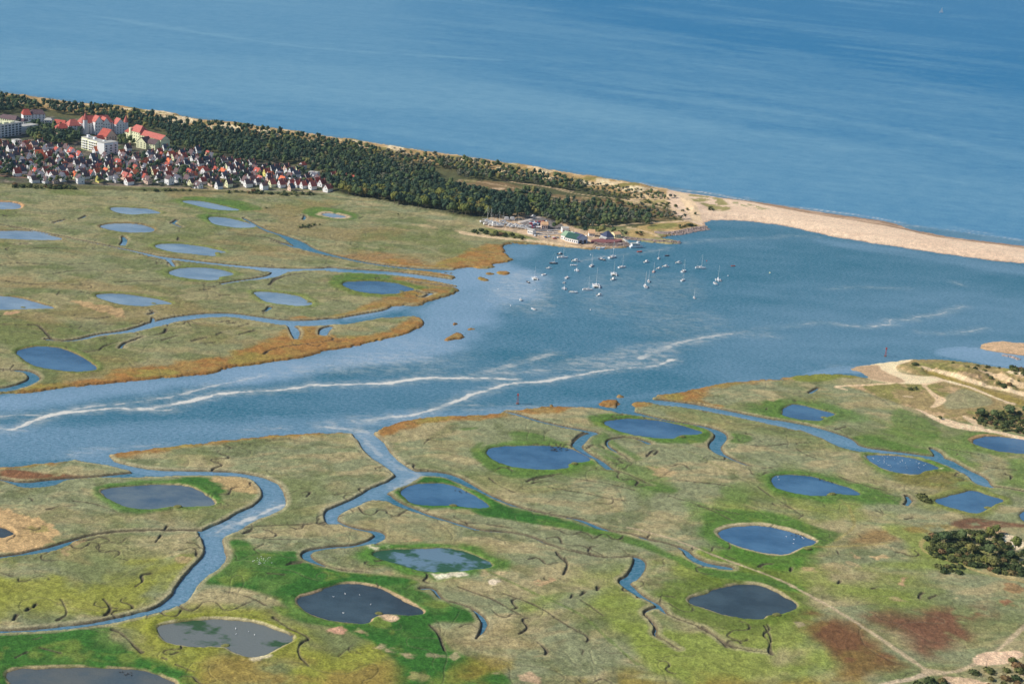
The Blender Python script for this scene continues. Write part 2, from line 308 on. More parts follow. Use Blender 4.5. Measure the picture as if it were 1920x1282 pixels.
# creeks: x,y,width in metres
CREEKS = [
 "A 0,240,3 160,270,4 370,312,4 560,350,4 760,390,6 900,425,10 1000,435,10 1200,460,9 1400,480,11 1550,497,20 1700,493,9 1900,490,12 B 640,492,18 800,502,16 1000,512,16 1200,537,16 1400,572,22",
 "A 1370,205,5 1430,240,6 1500,275,6 1600,305,8 1670,340,17 1720,375,16 1850,410,9 1920,425,8 B 850,455,8 1000,477,9 1150,492,10 1400,505,14", "B 1000,477,2 1200,500,5 1350,520,9 1400,530,14", "B 1100,560,1.5 1200,572,4 1320,585,5 1400,595,6",
 "B 1130,612,2 1200,630,5 1240,625,6 1180,650,3", "A 1530,332,3 1600,348,5 1660,368,8",
 "A 265,885,5 300,890,4 350,895,4 450,888,6 560,858,7 700,845,9 800,822,11 880,797,14 1000,768,14 1150,750,14 1300,746,13 1450,770,14 1600,792,17 1750,795,19 1900,782,19 B 720,785,19 850,760,19 1000,735,19 1120,715,22",
 "A 840,815,4 865,780,5 860,765,3", "B 400,800,3 445,812,7 462,840,10 465,880,5", "B 660,815,6 625,830,10 618,858,8", "B 650,870,2 690,888,2 600,905,1.5 420,925,1.5 320,945,2 285,970,3",
 "A 1250,572,5 1350,555,5 1450,545,7 1540,528,10 1570,508,14", "A 1510,580,2 1560,545,2.5 1640,522,3 1720,515,3", "A 980,475,5 965,455,5 940,430,7", "A 690,355,7 705,330,7 695,310,5", "A 0,1168,10 60,1162,10 140,1140,10 200,1108,9 180,1080,8 140,1062,6 0,1055,2",
 "A -60,1170,10 0,1168,10", "A 1480,730,3 1510,718,5 1520,705,5", "A 1200,590,1.5 1280,570,2 1500,540,2 1545,520,2",
 "D 680,345,10 760,347,10 830,362,9 900,400,8 960,428,5 1000,450,5 1100,490,4 1200,515,3 1300,535,2.5 E 190,600,5 235,618,6 285,640,6 350,652,1.5 420,662,3 470,682,4 540,695,1.5 600,712,3 630,728,5 645,748,6 685,775,8 740,790,8 810,800,7",
 "D 525,445,9 570,475,7 650,505,6 700,525,5 820,560,4.5 950,600,4 1080,605,3 1180,625,3 1260,665,2.5 1380,700,2 1514,720,2 E 120,715,1.5 250,755,1.6 350,758,2 415,750,3 442,770,8 435,800,9 410,840,8 370,855,8 400,880,7 450,920,5 510,945,4 525,965,6 490,965,3 450,985,2.5 480,1010,3 510,1050,2.5 495,1075,3 560,1110,1.5 600,1135,2.5",
 "E 525,965,5 560,998,1.6 650,1030,1.3 720,1060,2.5 790,1110,2.5 850,1135,1.2 960,1150,1.2", "D 1040,68,4 1120,85,6 1200,112,5 1300,135,5 1400,155,6 1470,166,6 1420,175,7 1395,200,9 1370,225,8 1420,258,6 1480,290,6 1514,322,7 E 310,387,6 350,400,2 430,430,1.6 490,460,1.2",
 "E 480,285,5 440,270,4 380,258,3 300,272,2.5 310,300,4 360,330,3 400,355,1.5", "E 360,150,14 430,165,9 500,180,6 600,200,5 700,215,6 770,240,10 780,265,10 745,295,10 765,325,8 820,350,3 880,375,5 910,380,1.2",
 "E 520,116,14 650,130,13 780,155,13 900,180,13 1000,200,14 1100,222,15 F 150,605,15 300,630,14 400,655,18 500,690,20 570,720,22 600,745,18 680,770,14 800,785,10 950,798,8 1080,818,9 1180,835,15 1250,870,12 1330,910,11 1390,940,13 1410,965,13 1440,990,10 1500,998,2 1550,1005,2 1667,1025,2 1800,1050,2",
 "F 1165,828,9 1150,795,8 1115,770,5", "C 0,715,4 80,705,4 170,690,7 230,678,7 300,652,5 330,640,3 400,620,3 520,602,2.5 720,598,2 880,600,4", "C 730,598,1.5 742,580,1.5", "C 1075,588,3 1150,580,2 1250,577,1.6 1440,568,1.4 1514,570,1.2 D 200,572,1.5 262,562,3",
 "G 1010,98,4 1030,125,5 1005,152,4", "D 318,560,4 360,580,4 430,596,4 490,606,7 508,622,8 485,642,8 440,656,6 380,668,4 280,672,4 200,685,5 170,705,7 190,728,6 260,755,2.5 340,778,1.5 450,785,1.5", "D 690,855,4 740,852,3 760,885,3 790,910,2 880,930,2 930,955,3 970,1000,5 965,1030,4 930,1080,2",
 "D 725,1020,3 760,1050,3 775,1090,3.5 790,1130,3", "C 500,1040,4 540,1055,3 590,1105,2 630,1140,3.5", "C 1215,985,3 1250,1015,2 1310,1050,2 1385,1080,3 1330,1100,2.5 1320,1150,1.6 1370,1200,1.4",
 "C 0,370,3 60,385,5 130,398,12 215,388,12 280,370,4 400,362,3 500,356,6 620,350,10", "C 505,352,3 600,350,8", "A 300,232,4 335,222,5 370,213,3", "A 440,212,3 485,192,4", "A 680,935,4 690,912,3 740,895,3 800,872,3", "A 880,862,3 930,850,3 935,828,3", "A 970,235,5 995,215,4", "A 970,232,5 1020,255,4",
 "A 470,960,2 560,950,2 580,925,1.5 660,905,1.5", "B 320,580,2.5 340,545,2.5 400,530,2 510,515,3", "B 490,190,2.5 512,185,2 515,205,5 505,215,4", "B 820,208,1.5 845,200,2.5", "F 380,435,4 430,405,3", "F 535,655,4 600,638,3", "F 0,680,4 40,690,3",
 "E 795,755,1 830,765,1.5", "G 80,545,3 110,525,4 160,525,3", "G 275,570,3 285,550,4", "G 575,650,3 590,632,4", "G 790,680,2 830,668,2", "G 1085,740,3 1090,715,3 1110,705,2", "G 1150,740,2 1195,722,2.5", "E 470,340,3 490,318,3 520,315,3 500,335,2",
 "E 160,280,3 185,255,3 215,240,3", "E 95,735,2.5 105,750,3", "E 130,760,2.5 145,790,3 125,830,2.5", "E 265,895,3 268,880,4", "E 195,915,3 212,900,4", "E 155,925,3 162,912,3", "E 222,1105,2.5 232,1088,3 190,1060,1.5", "E 50,1160,2.5 60,1140,3 20,1110,1.5",
 "D 1120,1060,2.5 1165,1030,2.5 1130,995,2.5 1160,985,2", "E 700,1045,3 720,1060,3", "E 780,1105,3 800,1128,3", "D 1155,385,3 1180,370,4 1250,355,3 1305,350,1.5", "D 150,745,3 115,750,3", "C 1270,755,2.5 1300,740,3 1340,738,3", "C 1080,615,4 1110,600,4",
 "C 255,1000,4 300,975,2.5 290,940,2.5 270,905,2", "C 470,975,4 495,950,3 480,925,2.5 460,905,3", "C 60,1000,3 75,975,4", "C 118,958,3 130,945,3", "C 150,940,2 160,928,3", "C 600,850,1.5 640,825,2.5 620,800,2 670,790,1.5", "C 690,655,1.5 715,620,2.5", "C 210,508,2 260,495,1.3 340,490,1", "C 1340,435,2 1385,425,1.5 1360,450,1.5",
 "C 150,1085,2 185,1075,2", "C 180,1120,1.3 270,1145,1.3", "C 70,1165,1.3 120,1140,1.3", "C 720,1165,3 740,1172,3", "C 760,1150,2 790,1140,2", "C 780,1195,1.6 860,1225,1.3",
 "F 1585,960,1.5 1595,935,2 1560,925,1.5", "F 95,890,3 150,885,3", "D 700,215,1.5 720,195,1.5 745,190,1.5", "E 560,505,1 680,540,1.3 770,580,2.5 825,608,2.5", "D 1290,700,3 1300,715,3 1335,745,2 1330,775,2", "D 1370,1040,1.3 1420,1070,2 1430,1085,3",
 "E 955,1040,2 985,1090,2.5 975,1130,2.5 985,1158,4", "G 130,905,2 150,940,2 95,965,2 155,1030,2 135,1075,3 160,1095,4", "G 165,145,3 185,160,2", "G 235,158,3 250,162,2", "G 200,190,2 215,195,2", "G 330,240,1.5 360,215,1.5",
 "A 170,378,2 280,374,2.5 380,378,2", "A 1200,302,2 1300,296,2.5 1450,305,2.5 1560,330,3 1640,358,3", "A 650,568,3 760,560,2 900,560,2", "A 1080,896,2.5 1160,878,2.5", "A 1130,910,2 1210,905,2", "A 1350,860,2.5 1430,838,2.5", "A 1200,792,2 1290,784,2", "A 910,892,2.5 1000,868,2.5", "A 950,906,2 1030,905,2", "A 1220,860,2.5 1250,850,2.5", "A 1280,800,2 1330,792,2", "A 1350,815,2 1400,800,2",
 "A 0,470,2 120,455,1.5 300,470,2 480,462,2", "A 300,520,1.5 420,500,2.5 600,500,2", "A 1240,640,3 1290,638,3", "A 1130,610,2.5 1180,605,3", "A 840,745,4 870,735,3 850,725,3", "A 40,560,2 200,580,2.5 350,575,2 470,585,2", "A 430,770,2 560,770,2.5 620,760,2", "A 540,800,2 700,805,2.5 780,800,2.5", "A 0,800,2 120,810,2 210,800,3 250,840,2 290,885,3",
 "A 1000,330,3 1005,315,3", "A 120,350,4 160,350,4", "A 50,350,3 80,352,3", "A 790,412,4 815,412,3", "A 780,320,2.5 810,322,2.5", "A 20,190,3 40,195,3", "A 660,100,2 720,95,3", "A 900,155,3 930,157,3", "B 170,230,2 260,215,2.5 330,225,1.5", "B 1000,345,2 1020,342,2.5", "B 630,418,3 690,412,2",
 "D 990,370,1.5 1040,410,1.5 1100,430,1.2", "D 860,560,1.2 1000,575,1.5 1090,590,1.5", "E 60,470,1.3 200,490,1.5 330,520,1.3 450,530,1.3", "E 150,430,1.2 300,450,1.5 420,480,1.4", "E 0,440,3 60,425,3 100,415,2", "E 600,440,1.3 700,450,1.5 800,460,2.5 825,470,2.5", "E 650,545,1 760,560,1.4 850,580,1.5",
 "F 0,750,1.4 120,760,1.4 250,740,1.2", "F 300,770,1.4 340,800,1.6 420,830,1.4", "F 1370,870,1.4 1500,890,1.3 1620,900,1.3", "F 1200,770,1.3 1300,790,1.3 1420,810,1.3", "F 70,1000,1.4 150,1060,1.6 260,1120,1.5 340,1180,1.5", "F 560,940,1.3 700,990,1.5 840,1025,2", "G 820,190,1.4 870,220,1.6 840,180,1.3", "G 1000,245,2 1050,235,2",
 "D 1050,880,1.2 1200,930,1.3 1300,1000,1.4 1400,1060,1.6", "D 850,850,1.5 950,885,1.3 1000,900,1.6 1080,950,1.4 1160,990,2", "E 180,925,1.4 240,960,1.6 290,1000,1.5", "C 330,470,1.2 420,480,1.2 520,520,1.2", "C 1120,630,1.4 1200,640,1.6 1320,640,1.3", "C 1190,790,2 1260,795,2.2", "C 1000,870,1.3 1100,890,1.4 1180,930,1.4",
]

G = Grid(-480, 2400, 1.5, 128, 1400, 1.2, 1.0)
X, Y = G.X, G.Y
n_fine = fbm(X, Y, 7, 3, 1)
n_mid = fbm(X, Y, 40, 4, 2)
n_big = fbm(X, Y, 160, 4, 3)
n_grain = fbm(X, Y, 2.2, 2, 4)
WX, WY = X + 30 * (fbm(X, Y, 60, 3, 0) - .5), Y + 30 * (fbm(X, Y, 60, 3, 5) - .5)   # warped ground coordinates
n_streak = fbm(WX * .6 + WY * .35, WY * 1.5 - WX * .5, 26, 5, 1, .62)
n_patch = fbm(WX, WY, 75, 5, 4, .6)

land = np.full(X.shape, -60.0)
for s in LAND:
    p = chaikin(pts(s), 2 if len(s) > 200 else 2)
    land = np.maximum(land, G.sdf(p, 60))
rag = (n_fine - .5) * 5 + (n_grain - .5) * 2.0
shore = land + rag * sst(land, -15, 0) * np.where(Y > 1500, 1.6, 1.0)
river = np.full(X.shape, -12.0)
for s in RIVERS:
    river = np.maximum(river, G.sdf(chaikin(pts(s), 2), 12))
creek = np.full(X.shape, 12.0)
cdeep = np.full(X.shape, 12.0)
for s in CREEKS:
    p = pts(s)
    if p[:, 2].max() <= 4.2 and p[0, 1] > 760:
        p[:, 2] *= .62
    r = p[:, 2] * .5
    q = chaikin(p, 2, False)
    jj = q[:, :2]
    G.dist(jj, 12, False, np.maximum(q[:, 2] * .5 - .35, .3), creek)
    if r.max() > 1.9:
        G.dist(jj, 12, False, q[:, 2] * .5 - 1.35, cdeep)
# small gullies winding through the marsh: tapering side branches of the creeks, and a few thin blind ones
def gullies():
    r = np.random.default_rng(5)
    starts = []
    for s in CREEKS[:30] + RIVERS:
        q = chaikin(pts(s), 2, False)
        for k in range(0, len(q), 3):
            if -50 < q[k, 0] < 1970:
                starts.append(q[k, :2])
    starts = np.array(starts)
    def walk(px, py, w0, n, branch):
        x, y = px_to_world(px, py)
        x, y = float(x), float(y)
        a, ph, fr = r.uniform(0, 6.28), r.uniform(0, 6.28), r.uniform(.5, .9)
        P = []
        for i in range(n):
            t_ = a + 1.15 * math.sin(ph + fr * i) + r.normal(0, .25)
            a += r.normal(0, .12)
            x, y = x + 2.6 * math.cos(t_), y + 2.6 * math.sin(t_)
            P.append((x, y))
        P = np.array(P)
        u, v = world_to_px(P[:, 0], P[:, 1], np.full(len(P), 1.0))
        q = chaikin(np.stack([u, v], -1), 1, False)
        G.dist(q, 5, False, np.linspace(w0, .03, len(q)) if branch else w0 * np.sin(np.linspace(.3, 3.0, len(q))) - .1, creek)
        if branch and n > 14 and r.random() < .6:
            k = r.integers(4, n - 4)
            walk(u[k], v[k], w0 * .6, n // 2, True)
    for _ in range(60):
        px, py = starts[r.integers(len(starts))] + r.normal(0, 3, 2)
        if py > 350:
            walk(px, py, r.uniform(.15, .5), int(r.integers(8, 28)), True)
    done = 0
    while done < 85:
        px, py = r.uniform(0, 1920), 360 + 920 * r.random() ** .8
        j, i = int((py - G.y0) / G.dy), int((px - G.x0) / G.dx)
        if land[j, i] < 14 or river[j, i] > -8 or (px > 900 and py < 700) or (px > 1650 and py < 760) or (px > 1450 and py > 1080):
            continue
        walk(px, py, r.uniform(.12, .55), int(r.integers(3, 11)), False)
        done += 1
gullies()
creek = creek + (n_fine - .5) * 1.2
pond = np.full(X.shape, -40.0)
PONDS = {}
ring = {}
for k, s in MEREN.items():
    PONDS[k] = chaikin(pts(s), 2)
    d = G.sdf(PONDS[k], 40)
    ring[k] = d
    pond = np.maximum(pond, d)
pond_e = pond + (n_fine - .5) * 2.6 + (n_mid - .5) * 3

# ------------------------------------------------------------------ heights
def zone(s, R=40, soft=6, warp=8, n=None, smooth=2):
    d, js, is_ = G.sdf_win(chaikin(pts(s), smooth), R)
    out = np.zeros(X.shape)
    out[js, is_] = sst(d + warp * ((n_mid if n is None else n)[js, is_] - .5) * 2 + warp * .5 * (n_fine[js, is_] - .5), -soft, soft)
    return out

SANDY_SEA = zone("W -300,60 0,140 300,190 700,240 1000,290 1240,330 1310,350 1300,430 1200,470 T3 1200,850 600,900 200,790 W 880,440 1220,425 1300,405 1250,365 1100,345 900,305 600,255 300,222 0,185 -300,160")
SPIT = zone("R 150,130 400,150 1000,240 1920,380 W 2300,450 2300,580 R 1920,560 1000,420 330,330 180,300 150,230 130,180", soft=3, warp=3)
DUNE_N = G.sdf(chaikin(pts("W -300,150 0,180 100,188 200,200 300,212 400,229 520,246 600,257 700,271 800,288 900,301 1000,318 1100,334 1200,350 1260,362 1290,376 1320,388 1300,402 1290,392 1200,375 1100,355 1000,340 900,325 800,308 700,293 600,277 400,250 200,220 0,200 -300,180"), 2), 40)
DUNE_S = G.sdf(chaikin(pts("F 890,280 960,245 1100,250 1400,275 1667,305 W 2250,760 2250,830 F 1667,460 1400,400 1200,335 1030,330 930,310"), 2), 40)
NORTH = zone("W -300,100 2300,100 2300,600 1300,440 1170,425 1000,428 900,415 830,402 740,384 650,369 600,357 400,352 200,345 0,340 -300,330", soft=4, warp=2)
SPITD = G.sdf(chaikin(pts("R 200,170 330,180 500,215 700,250 900,300 1200,350 1500,405 1920,465 W 2300,520 R 1920,480 1500,435 1000,355 700,295 500,275 380,275 300,265 230,230"), 2), 30)
bank = np.where(Y > 0, 1.0, 1.0)
Zl = 1.15 * sst(shore, -.8, 1.0) - 1.3 * sst(-shore, -0.2, 4)
sandslope = np.clip(shore * .07, -2, 1.6)
sandm = np.clip(SPIT + SANDY_SEA * 0 + zone("F 560,240 980,215 1000,300 1250,380 900,400 700,350 600,320", 20, 3, 0) + zone("F 1300,100 1667,100 W 2300,640 2300,740 F 1667,225 1300,200", 20, 2, 0), 0, 1)
Z = Zl * (1 - sandm) + sandslope * sandm
Z += (.35 * (n_mid - .5) + .22 * (n_fine - .5) + .5 * (n_grain - .5)) * sst(shore, 1, 5) * (1 - .85 * sandm)
marsh = (1 - NORTH) * (1 - sandm)
def drain(size, k, wd, lo):
    v = fbm(WX, WY, size, 3, k, .5) - .5
    gy, gx = np.gradient(v)
    w = np.maximum(np.hypot(gx / G.dx, gy / G.dy) * wd, 1e-4)
    return np.exp(-(v / w) ** 2) * sst(fbm(WX, WY, size * 2, 2, k + 1), lo, lo + .08)
LINES = np.maximum(drain(34, 3, .9, .47), drain(60, 0, 1.1, .5)) * marsh * sst(shore, 3, 8) * (1 - sst(pond, -12, -6))
Z -= .3 * LINES
Z += NORTH * sst(shore, 4, 30) * 1.6
Z += sst(DUNE_N, -10, 16) * (1.2 + 4.2 * sst(fbm(X, Y, 45, 4, 0), .3, .75)) * sst(shore, 2, 22)
Z += sst(DUNE_S, -6, 14) * (0.5 + 4.5 * sst(fbm(X, Y, 22, 4, 2), .3, .75)) * sst(shore, 2, 16)
Z += sst(SPITD, -8, 14) * (.4 + .6 * fbm(X, Y, 60, 2, 3)) * sst(shore, 2, 12)
pd = sst(pond_e, -1.4, 1.4)
Z = Z * (1 - pd) + (-.15) * pd
Z += .35 * sst(pond_e, -7, -3) * (1 - sst(pond_e, -3, -.6))
cut = sst(-creek, -.6, .7)
Z = Z - cut * np.minimum(1.0, np.maximum(Z - .12, 0))
cut2 = sst(-cdeep, -1.0, 1.0)
Z = Z * (1 - cut2) + np.minimum(Z, -.35) * cut2
rv = sst(river + (n_fine - .5) * 1.6, -.9, .9)
Z = Z * (1 - rv) + np.minimum(Z, -.6) * rv
wetedge = np.maximum(np.maximum(river, -cdeep), -shore)

# ------------------------------------------------------------------ colours of plants, mud and sand
GREY, TAN, OLIVE, GREEN, YEL = (130, 133, 98), (164, 150, 110), (106, 116, 62), (62, 112, 38), (136, 138, 52)
DARKG, ORANGE, RUST, MUD, SAND, WET, BROWN, STRAW = (84, 94, 52), (152, 106, 56), (120, 72, 48), (84, 76, 62), (220, 192, 164), (152, 124, 98), (118, 92, 56), (172, 152, 96)
C = np.empty(X.shape + (3,), np.float32)
C[:] = alb(*GREY)
def paint(m, rgb, k=1.0):
    global C
    ry, rx = np.flatnonzero(m.max(1) > 0), np.flatnonzero(m.max(0) > 0)
    if not len(ry):
        return
    w = (slice(ry[0], ry[-1] + 1), slice(rx[0], rx[-1] + 1))
    m = np.clip(m[w] * k, 0, 1)[..., None]
    C[w] = C[w] * (1 - m) + alb(*rgb).astype(np.float32) * m
south = sst(shore * 0 - Y, -1500, -900) * 1.0
paint(sst(n_streak, .42, .62), TAN, .85)
paint(sst(n_patch, .5, .7), OLIVE, .6)
paint(sst(fbm(WX, WY, 18, 4, 3), .55, .75), DARKG, .5)
paint(sst(fbm(WX, WY, 30, 4, 5), .6, .8), (150, 132, 88), .4)
NW = zone("W -300,330 400,345 1000,440 980,500 850,560 500,700 -300,770", soft=10)
paint(NW, (124, 122, 82), .45)
paint(NW * sst(fbm(WX, WY * 1.3, 26, 4, 5), .5, .7), (92, 104, 58), .6)
paint(NW * sst(n_patch, .52, .72), (104, 112, 62), .7)
paint(NW * sst(fbm(WX, WY * 1.6, 70, 4, 2), .56, .72), (148, 122, 80), .4)
# yellow-green ground
def patchy(z, lo=.35, hi=.6, size=35, k=2):
    return z * sst(fbm(WX, WY, size, 4, k), lo, hi)
paint(patchy(zone("C -100,730 250,690 420,700 600,720 760,720 880,610 905,690 840,780 780,860 700,930 500,975 300,1020 -100,1040", warp=6)), YEL, .8)
paint(patchy(zone("C 780,940 1000,930 1300,960 1514,1060 D 100,1000 400,1040 600,1160 560,1400 C 700,1400 500,1150 480,1020", warp=6), .3, .55), YEL, .85)
paint(patchy(zone("D 740,1010 950,1010 1100,880 1514,800 E 700,700 1100,850 G 400,850 800,1250 0,1350 E -200,1350", 60, 12, 14), .38, .62, 50, 4), (126, 138, 58), .85)
paint(patchy(zone("F 0,950 500,1060 900,1100 1667,1200 W 2250,1000 2250,1290 G 1745,800 1200,830 700,800 0,500 E 700,600", 60, 12, 14), .4, .62, 50, 1), (122, 134, 60), .8)
paint(patchy(zone("F 850,500 1100,650 1400,760 1667,830 W 2250,870 2250,1010 F 1400,980 1100,1000 700,900 F 600,640", 60, 10, 12), .4, .62, 40, 1), (100, 124, 56), .8)
paint(patchy(zone("E 250,260 420,280 700,420 1100,500 1100,640 600,640 400,480 200,420 0,420 0,360", 60, 10, 12), .45, .65, 30, 1), (96, 120, 56), .7)
# rings of short green turf round the ponds
for k, (w, col, a) in dict(p2=(6, OLIVE, .6), p3=(18, (96, 118, 52), .8), p5=(9, (100, 120, 56), .7), p7=(8, (110, 124, 56), .6), p8=(12, (104, 120, 56), .6), p9=(6, OLIVE, .7), p10=(9, (110, 124, 56), .6), p13=(14, (98, 114, 46), .85), p12=(6, (92, 108, 52), .7),
        p15=(8, (72, 112, 42), .75), p18=(5, (120, 124, 44), .8), p20=(14, (72, 116, 40), .9), p21=(10, (50, 106, 32), .95), p22=(14, (84, 120, 44), .8), p23=(12, (88, 122, 44), .9), p24=(22, (84, 116, 50), .8), p25=(9, (84, 116, 44), .8), p26=(18, (74, 112, 42), .85),
        p27=(14, (92, 116, 54), .8), p28=(8, (110, 120, 50), .7), p29=(22, (70, 112, 36), .9), p30=(20, (92, 110, 40), .85), p4=(4, BROWN, .5), p6=(4, BROWN, .4), p1=(5, (176, 132, 84), .8), p17=(12, (66, 108, 40), .8), p14=(22, (84, 112, 56), .85)).items():
    paint(sst(ring[k] + (n_mid - .5) * w * 1.5 + (n_fine - .5) * 6, -w, -w * .35), col, a)
paint(sst(fbm(WX, WY, 12, 3, 2), .5, .7) * sst(pond, -25, -8), OLIVE, .25)
# big green lawns
LAWN = [("C 1025,645 1080,650 1150,690 1240,700 1300,690 1380,720 1514,775 D 160,705 200,735 330,782 500,800 640,815 690,850 700,870 760,905 880,935 955,1000 900,1010 740,1010 720,1030 760,1060 785,1130 830,1150 900,1180 1000,1215 1080,1270 1100,1400 560,1400 580,1250 590,1170 520,1130 480,1090 400,1070 330,1035 200,1020 100,990 0,930 C 1300,950 1200,900 1100,865 1000,845 895,835 960,780 1015,730 1030,690", .97),
        ("C -100,1060 200,1048 400,1035 500,1035 470,1070 500,1090 570,1100 620,1150 700,1180 830,1240 900,1300 900,1400 -100,1400", .92),
        ("C 720,385 850,360 930,370 990,400 1010,430 980,445 985,475 940,455 880,410 830,392", .85), ("D 700,345 790,350 830,370 850,385 950,440 1050,490 1200,520 1330,550 1450,590 1514,605 1514,630 1300,592 1150,570 1060,555 960,545 870,510 990,505 985,470 900,425 830,395 740,385 640,390 590,425 570,440 555,425 600,405 670,380 688,358", .95),
        ("E 0,588 150,612 300,648 400,668 520,716 650,780 800,812 900,838 1100,880 1100,910 900,860 700,825 560,770 400,700 250,665 100,640 0,618", .8), ("E 212,180 280,163 450,168 600,192 720,225 750,250 720,280 650,290 560,290 450,270 330,238 250,212", .8),
        ("D 1040,165 1120,155 1250,180 1320,215 1250,222 1100,215", .7), ("D 885,235 930,200 1000,205 960,235 980,280 1080,322 1250,338 1200,360 1100,368 1050,355 990,330 960,300 900,270", .6), ("E 720,570 850,565 1000,590 1100,625 G 0,225 120,225 300,260 480,300 620,325 600,370 560,405 480,425 350,430 480,380 400,340 250,300 80,265 0,275 E 900,610 800,630 740,660 760,710 700,690 690,620", .75),
        ("A 980,90 1100,85 1300,100 1450,140 1500,160 1350,170 1200,125", .7), ("A 1640,150 1750,140 1900,150 B 780,170 830,200 760,215 620,205 520,195 480,160 600,140", .65), ("B 680,530 760,510 950,520 1020,545 900,550 760,552 700,580 660,575", .75), ("E 800,250 880,255 900,270 850,285 800,275", .6), ("D 840,145 950,140 940,155 870,162", .6), ("D 535,205 600,205 610,225 560,232", .6), ("F 880,520 1000,545 1080,600 1200,680 1120,740 1000,700 900,640", .5), ("F 110,470 230,480 200,540 240,600 400,620 330,625 150,590 90,540", .6),
        ("F 600,690 700,680 850,720 1000,760 1140,790 1100,812 900,785 700,760 620,730", .7), ("F 740,1060 900,1060 965,1070 950,1110 800,1090 720,1070", .7), ("F 0,915 60,905 140,915 140,990 60,980", .5), ("A 1100,195 1180,185 1190,205 1170,220", .6), ("E 500,440 600,480 580,495 400,470 300,430 350,425", .6), ("E 300,230 360,300 460,350 420,370 330,340 250,300 230,260", .5)]
for i_, (s, a) in enumerate(LAWN):
    z = zone(s, 20, 2.5, 5)
    paint(z, (82, 114, 48) if i_ < 5 else (90, 114, 52), a * .95)
    paint(z * sst(fbm(WX, WY, 22, 4, 5), .22, .5), (52, 98, 36) if i_ < 4 else (78, 110, 44), a * (1 if i_ < 4 else .8))
    paint(z * sst(fbm(WX, WY, 14, 3, 2), .62, .78), (128, 136, 62), a * .5)
# dry, brown and rusty ground
paint(patchy(zone("G 735,855 850,830 960,815 1100,840 1200,838 1400,830 1510,825 1540,850 1400,862 1345,880 1320,930 1390,975 1340,1020 1300,1065 1190,1080 1230,1120 1180,1150 1080,1130 1020,1080 960,1010 850,930 760,900", 30, 9, 16), .2, .42, 12, 3), (112, 72, 54), .88)
bz = zone("G 285,830 420,815 560,855 640,870 800,970 950,1080 1050,1170 1000,1200 820,1255 600,1290 430,1290 560,1200 520,1100 380,1020 300,950", 40, 6, 12)
paint(patchy(bz, .2, .42, 30), (116, 90, 48), .9)
paint(patchy(bz, .36, .56, 18, 1), (108, 70, 50), .7)
paint(patchy(zone("E -300,1190 0,1200 400,1230 800,1250 1100,1225 G 500,1230 900,1250 700,1400 E 0,1500 -400,1500", 40, 8, 14), .3, .55, 24, 4), (134, 118, 52), .8)
paint(patchy(zone("C 900,1150 1300,1160 1514,1180 D 560,1180 540,1400 C 900,1400", 40, 8, 14), .3, .6, 24, 1), (142, 120, 62), .8)
paint(patchy(zone("G 600,360 800,300 1000,340 900,400 600,430", 30, 4, 8), .3, .5, 14), (126, 96, 52), .7)
paint(patchy(zone("G 1290,255 1400,240 1550,255 1745,275 1850,290 1850,305 1600,300 1400,310 1290,290", 20, 2, 4), .2, .4, 10), (112, 78, 58), .9)
paint(patchy(zone("G 1000,290 1250,280 1350,305 1100,330 1000,325", 20, 3, 6), .3, .5, 10), (136, 116, 62), .8)
paint(patchy(zone("F 850,940 1100,900 1370,940 1300,1010 1000,1000", 40, 8, 10), .35, .55, 20), (122, 108, 56), .7)
paint(patchy(zone("B 420,400 700,395 1100,420 1300,480 1000,470 700,430", 40, 6, 10), .4, .6, 20), (150, 110, 66), .6)
paint(patchy(zone("C 0,325 200,345 420,360 540,352 560,340 620,350 440,366 200,378 0,372", 16, 2, 4), .2, .4, 10), (122, 80, 54), .9)
# orange seaweed-brown fringe along the bay
FR = [("A 0,1195 150,1160 300,1130 500,1120 700,1050 900,1040 1100,1010 1400,950 1600,840 1700,810 1850,850 B 640,850 700,890 900,860 1100,790 1200,795 1000,890 500,1000 60,1090 A 600,1200 0,1230", .95), ("B 60,1000 300,925 450,880 480,830 560,815 640,840 680,890 860,880 1000,830 1090,790 1180,750 1230,800 1000,900 0,1100", .6),
      ("B 960,715 1000,690 1150,680 1200,660 1290,640 1380,600 1200,595 1060,630 900,665 850,700 700,765 500,760 400,770 600,790 800,760", .8), ("B 1230,480 1400,400 1550,350 1640,360 1720,440 1560,490 1400,480 1300,500", .85), ("B 1000,500 1200,505 1340,520 1360,540 1200,530", .8), ("B 950,530 1200,545 1400,580 1390,610 1150,585", .7),
      ("D 455,185 490,140 650,95 1060,75 1060,97 900,108 750,122 640,138 560,160 480,195", .95), ("D 1045,60 1330,45 1360,60 1250,85 1190,95 1100,75", .85), ("E 490,100 560,75 700,55 745,45 700,85 710,115 790,140 650,125 520,112", .95), ("E 600,75 760,35 900,25 1050,20 850,42 720,70", .6), ("E 405,115 450,110 470,130 430,140", .9),
      ("E 260,100 360,100 360,145 260,140", 1), ("B 1280,780 1480,780 1480,900 1290,900", .8), ("B 1450,490 1700,490 1700,560 1450,560", .8), ("F 250,350 400,325 560,318 740,335 760,350 500,335 300,360", .6), ("C 480,255 700,228 900,205 1300,168 1514,160 1514,172 1100,205 700,245 560,275 490,275", .8), ("C 0,320 200,298 340,283 330,292 200,310 0,335", .8),
      ("B 1000,430 1250,480 1340,495 1100,480 900,460", .7), ("C 60,290 60,300 0,310 0,300", .5)]
for s, a in FR:
    z = zone(s, 24, 4, 8, n=fbm(X, Y, 16, 4, 1))
    paint(z, (150, 116, 58), a * .85)
    paint(z * sst(fbm(X, Y, 9, 3, 4), .4, .62), ORANGE, a * .75)
    paint(z * sst(fbm(X, Y, 24, 4, 0), .55, .68), (134, 128, 62), a * .7)
paint(sst(shore, 4, 1) * sst(n_mid, .35, .5) * sst(SPIT + sandm, .4, .1), (128, 92, 52), .6)
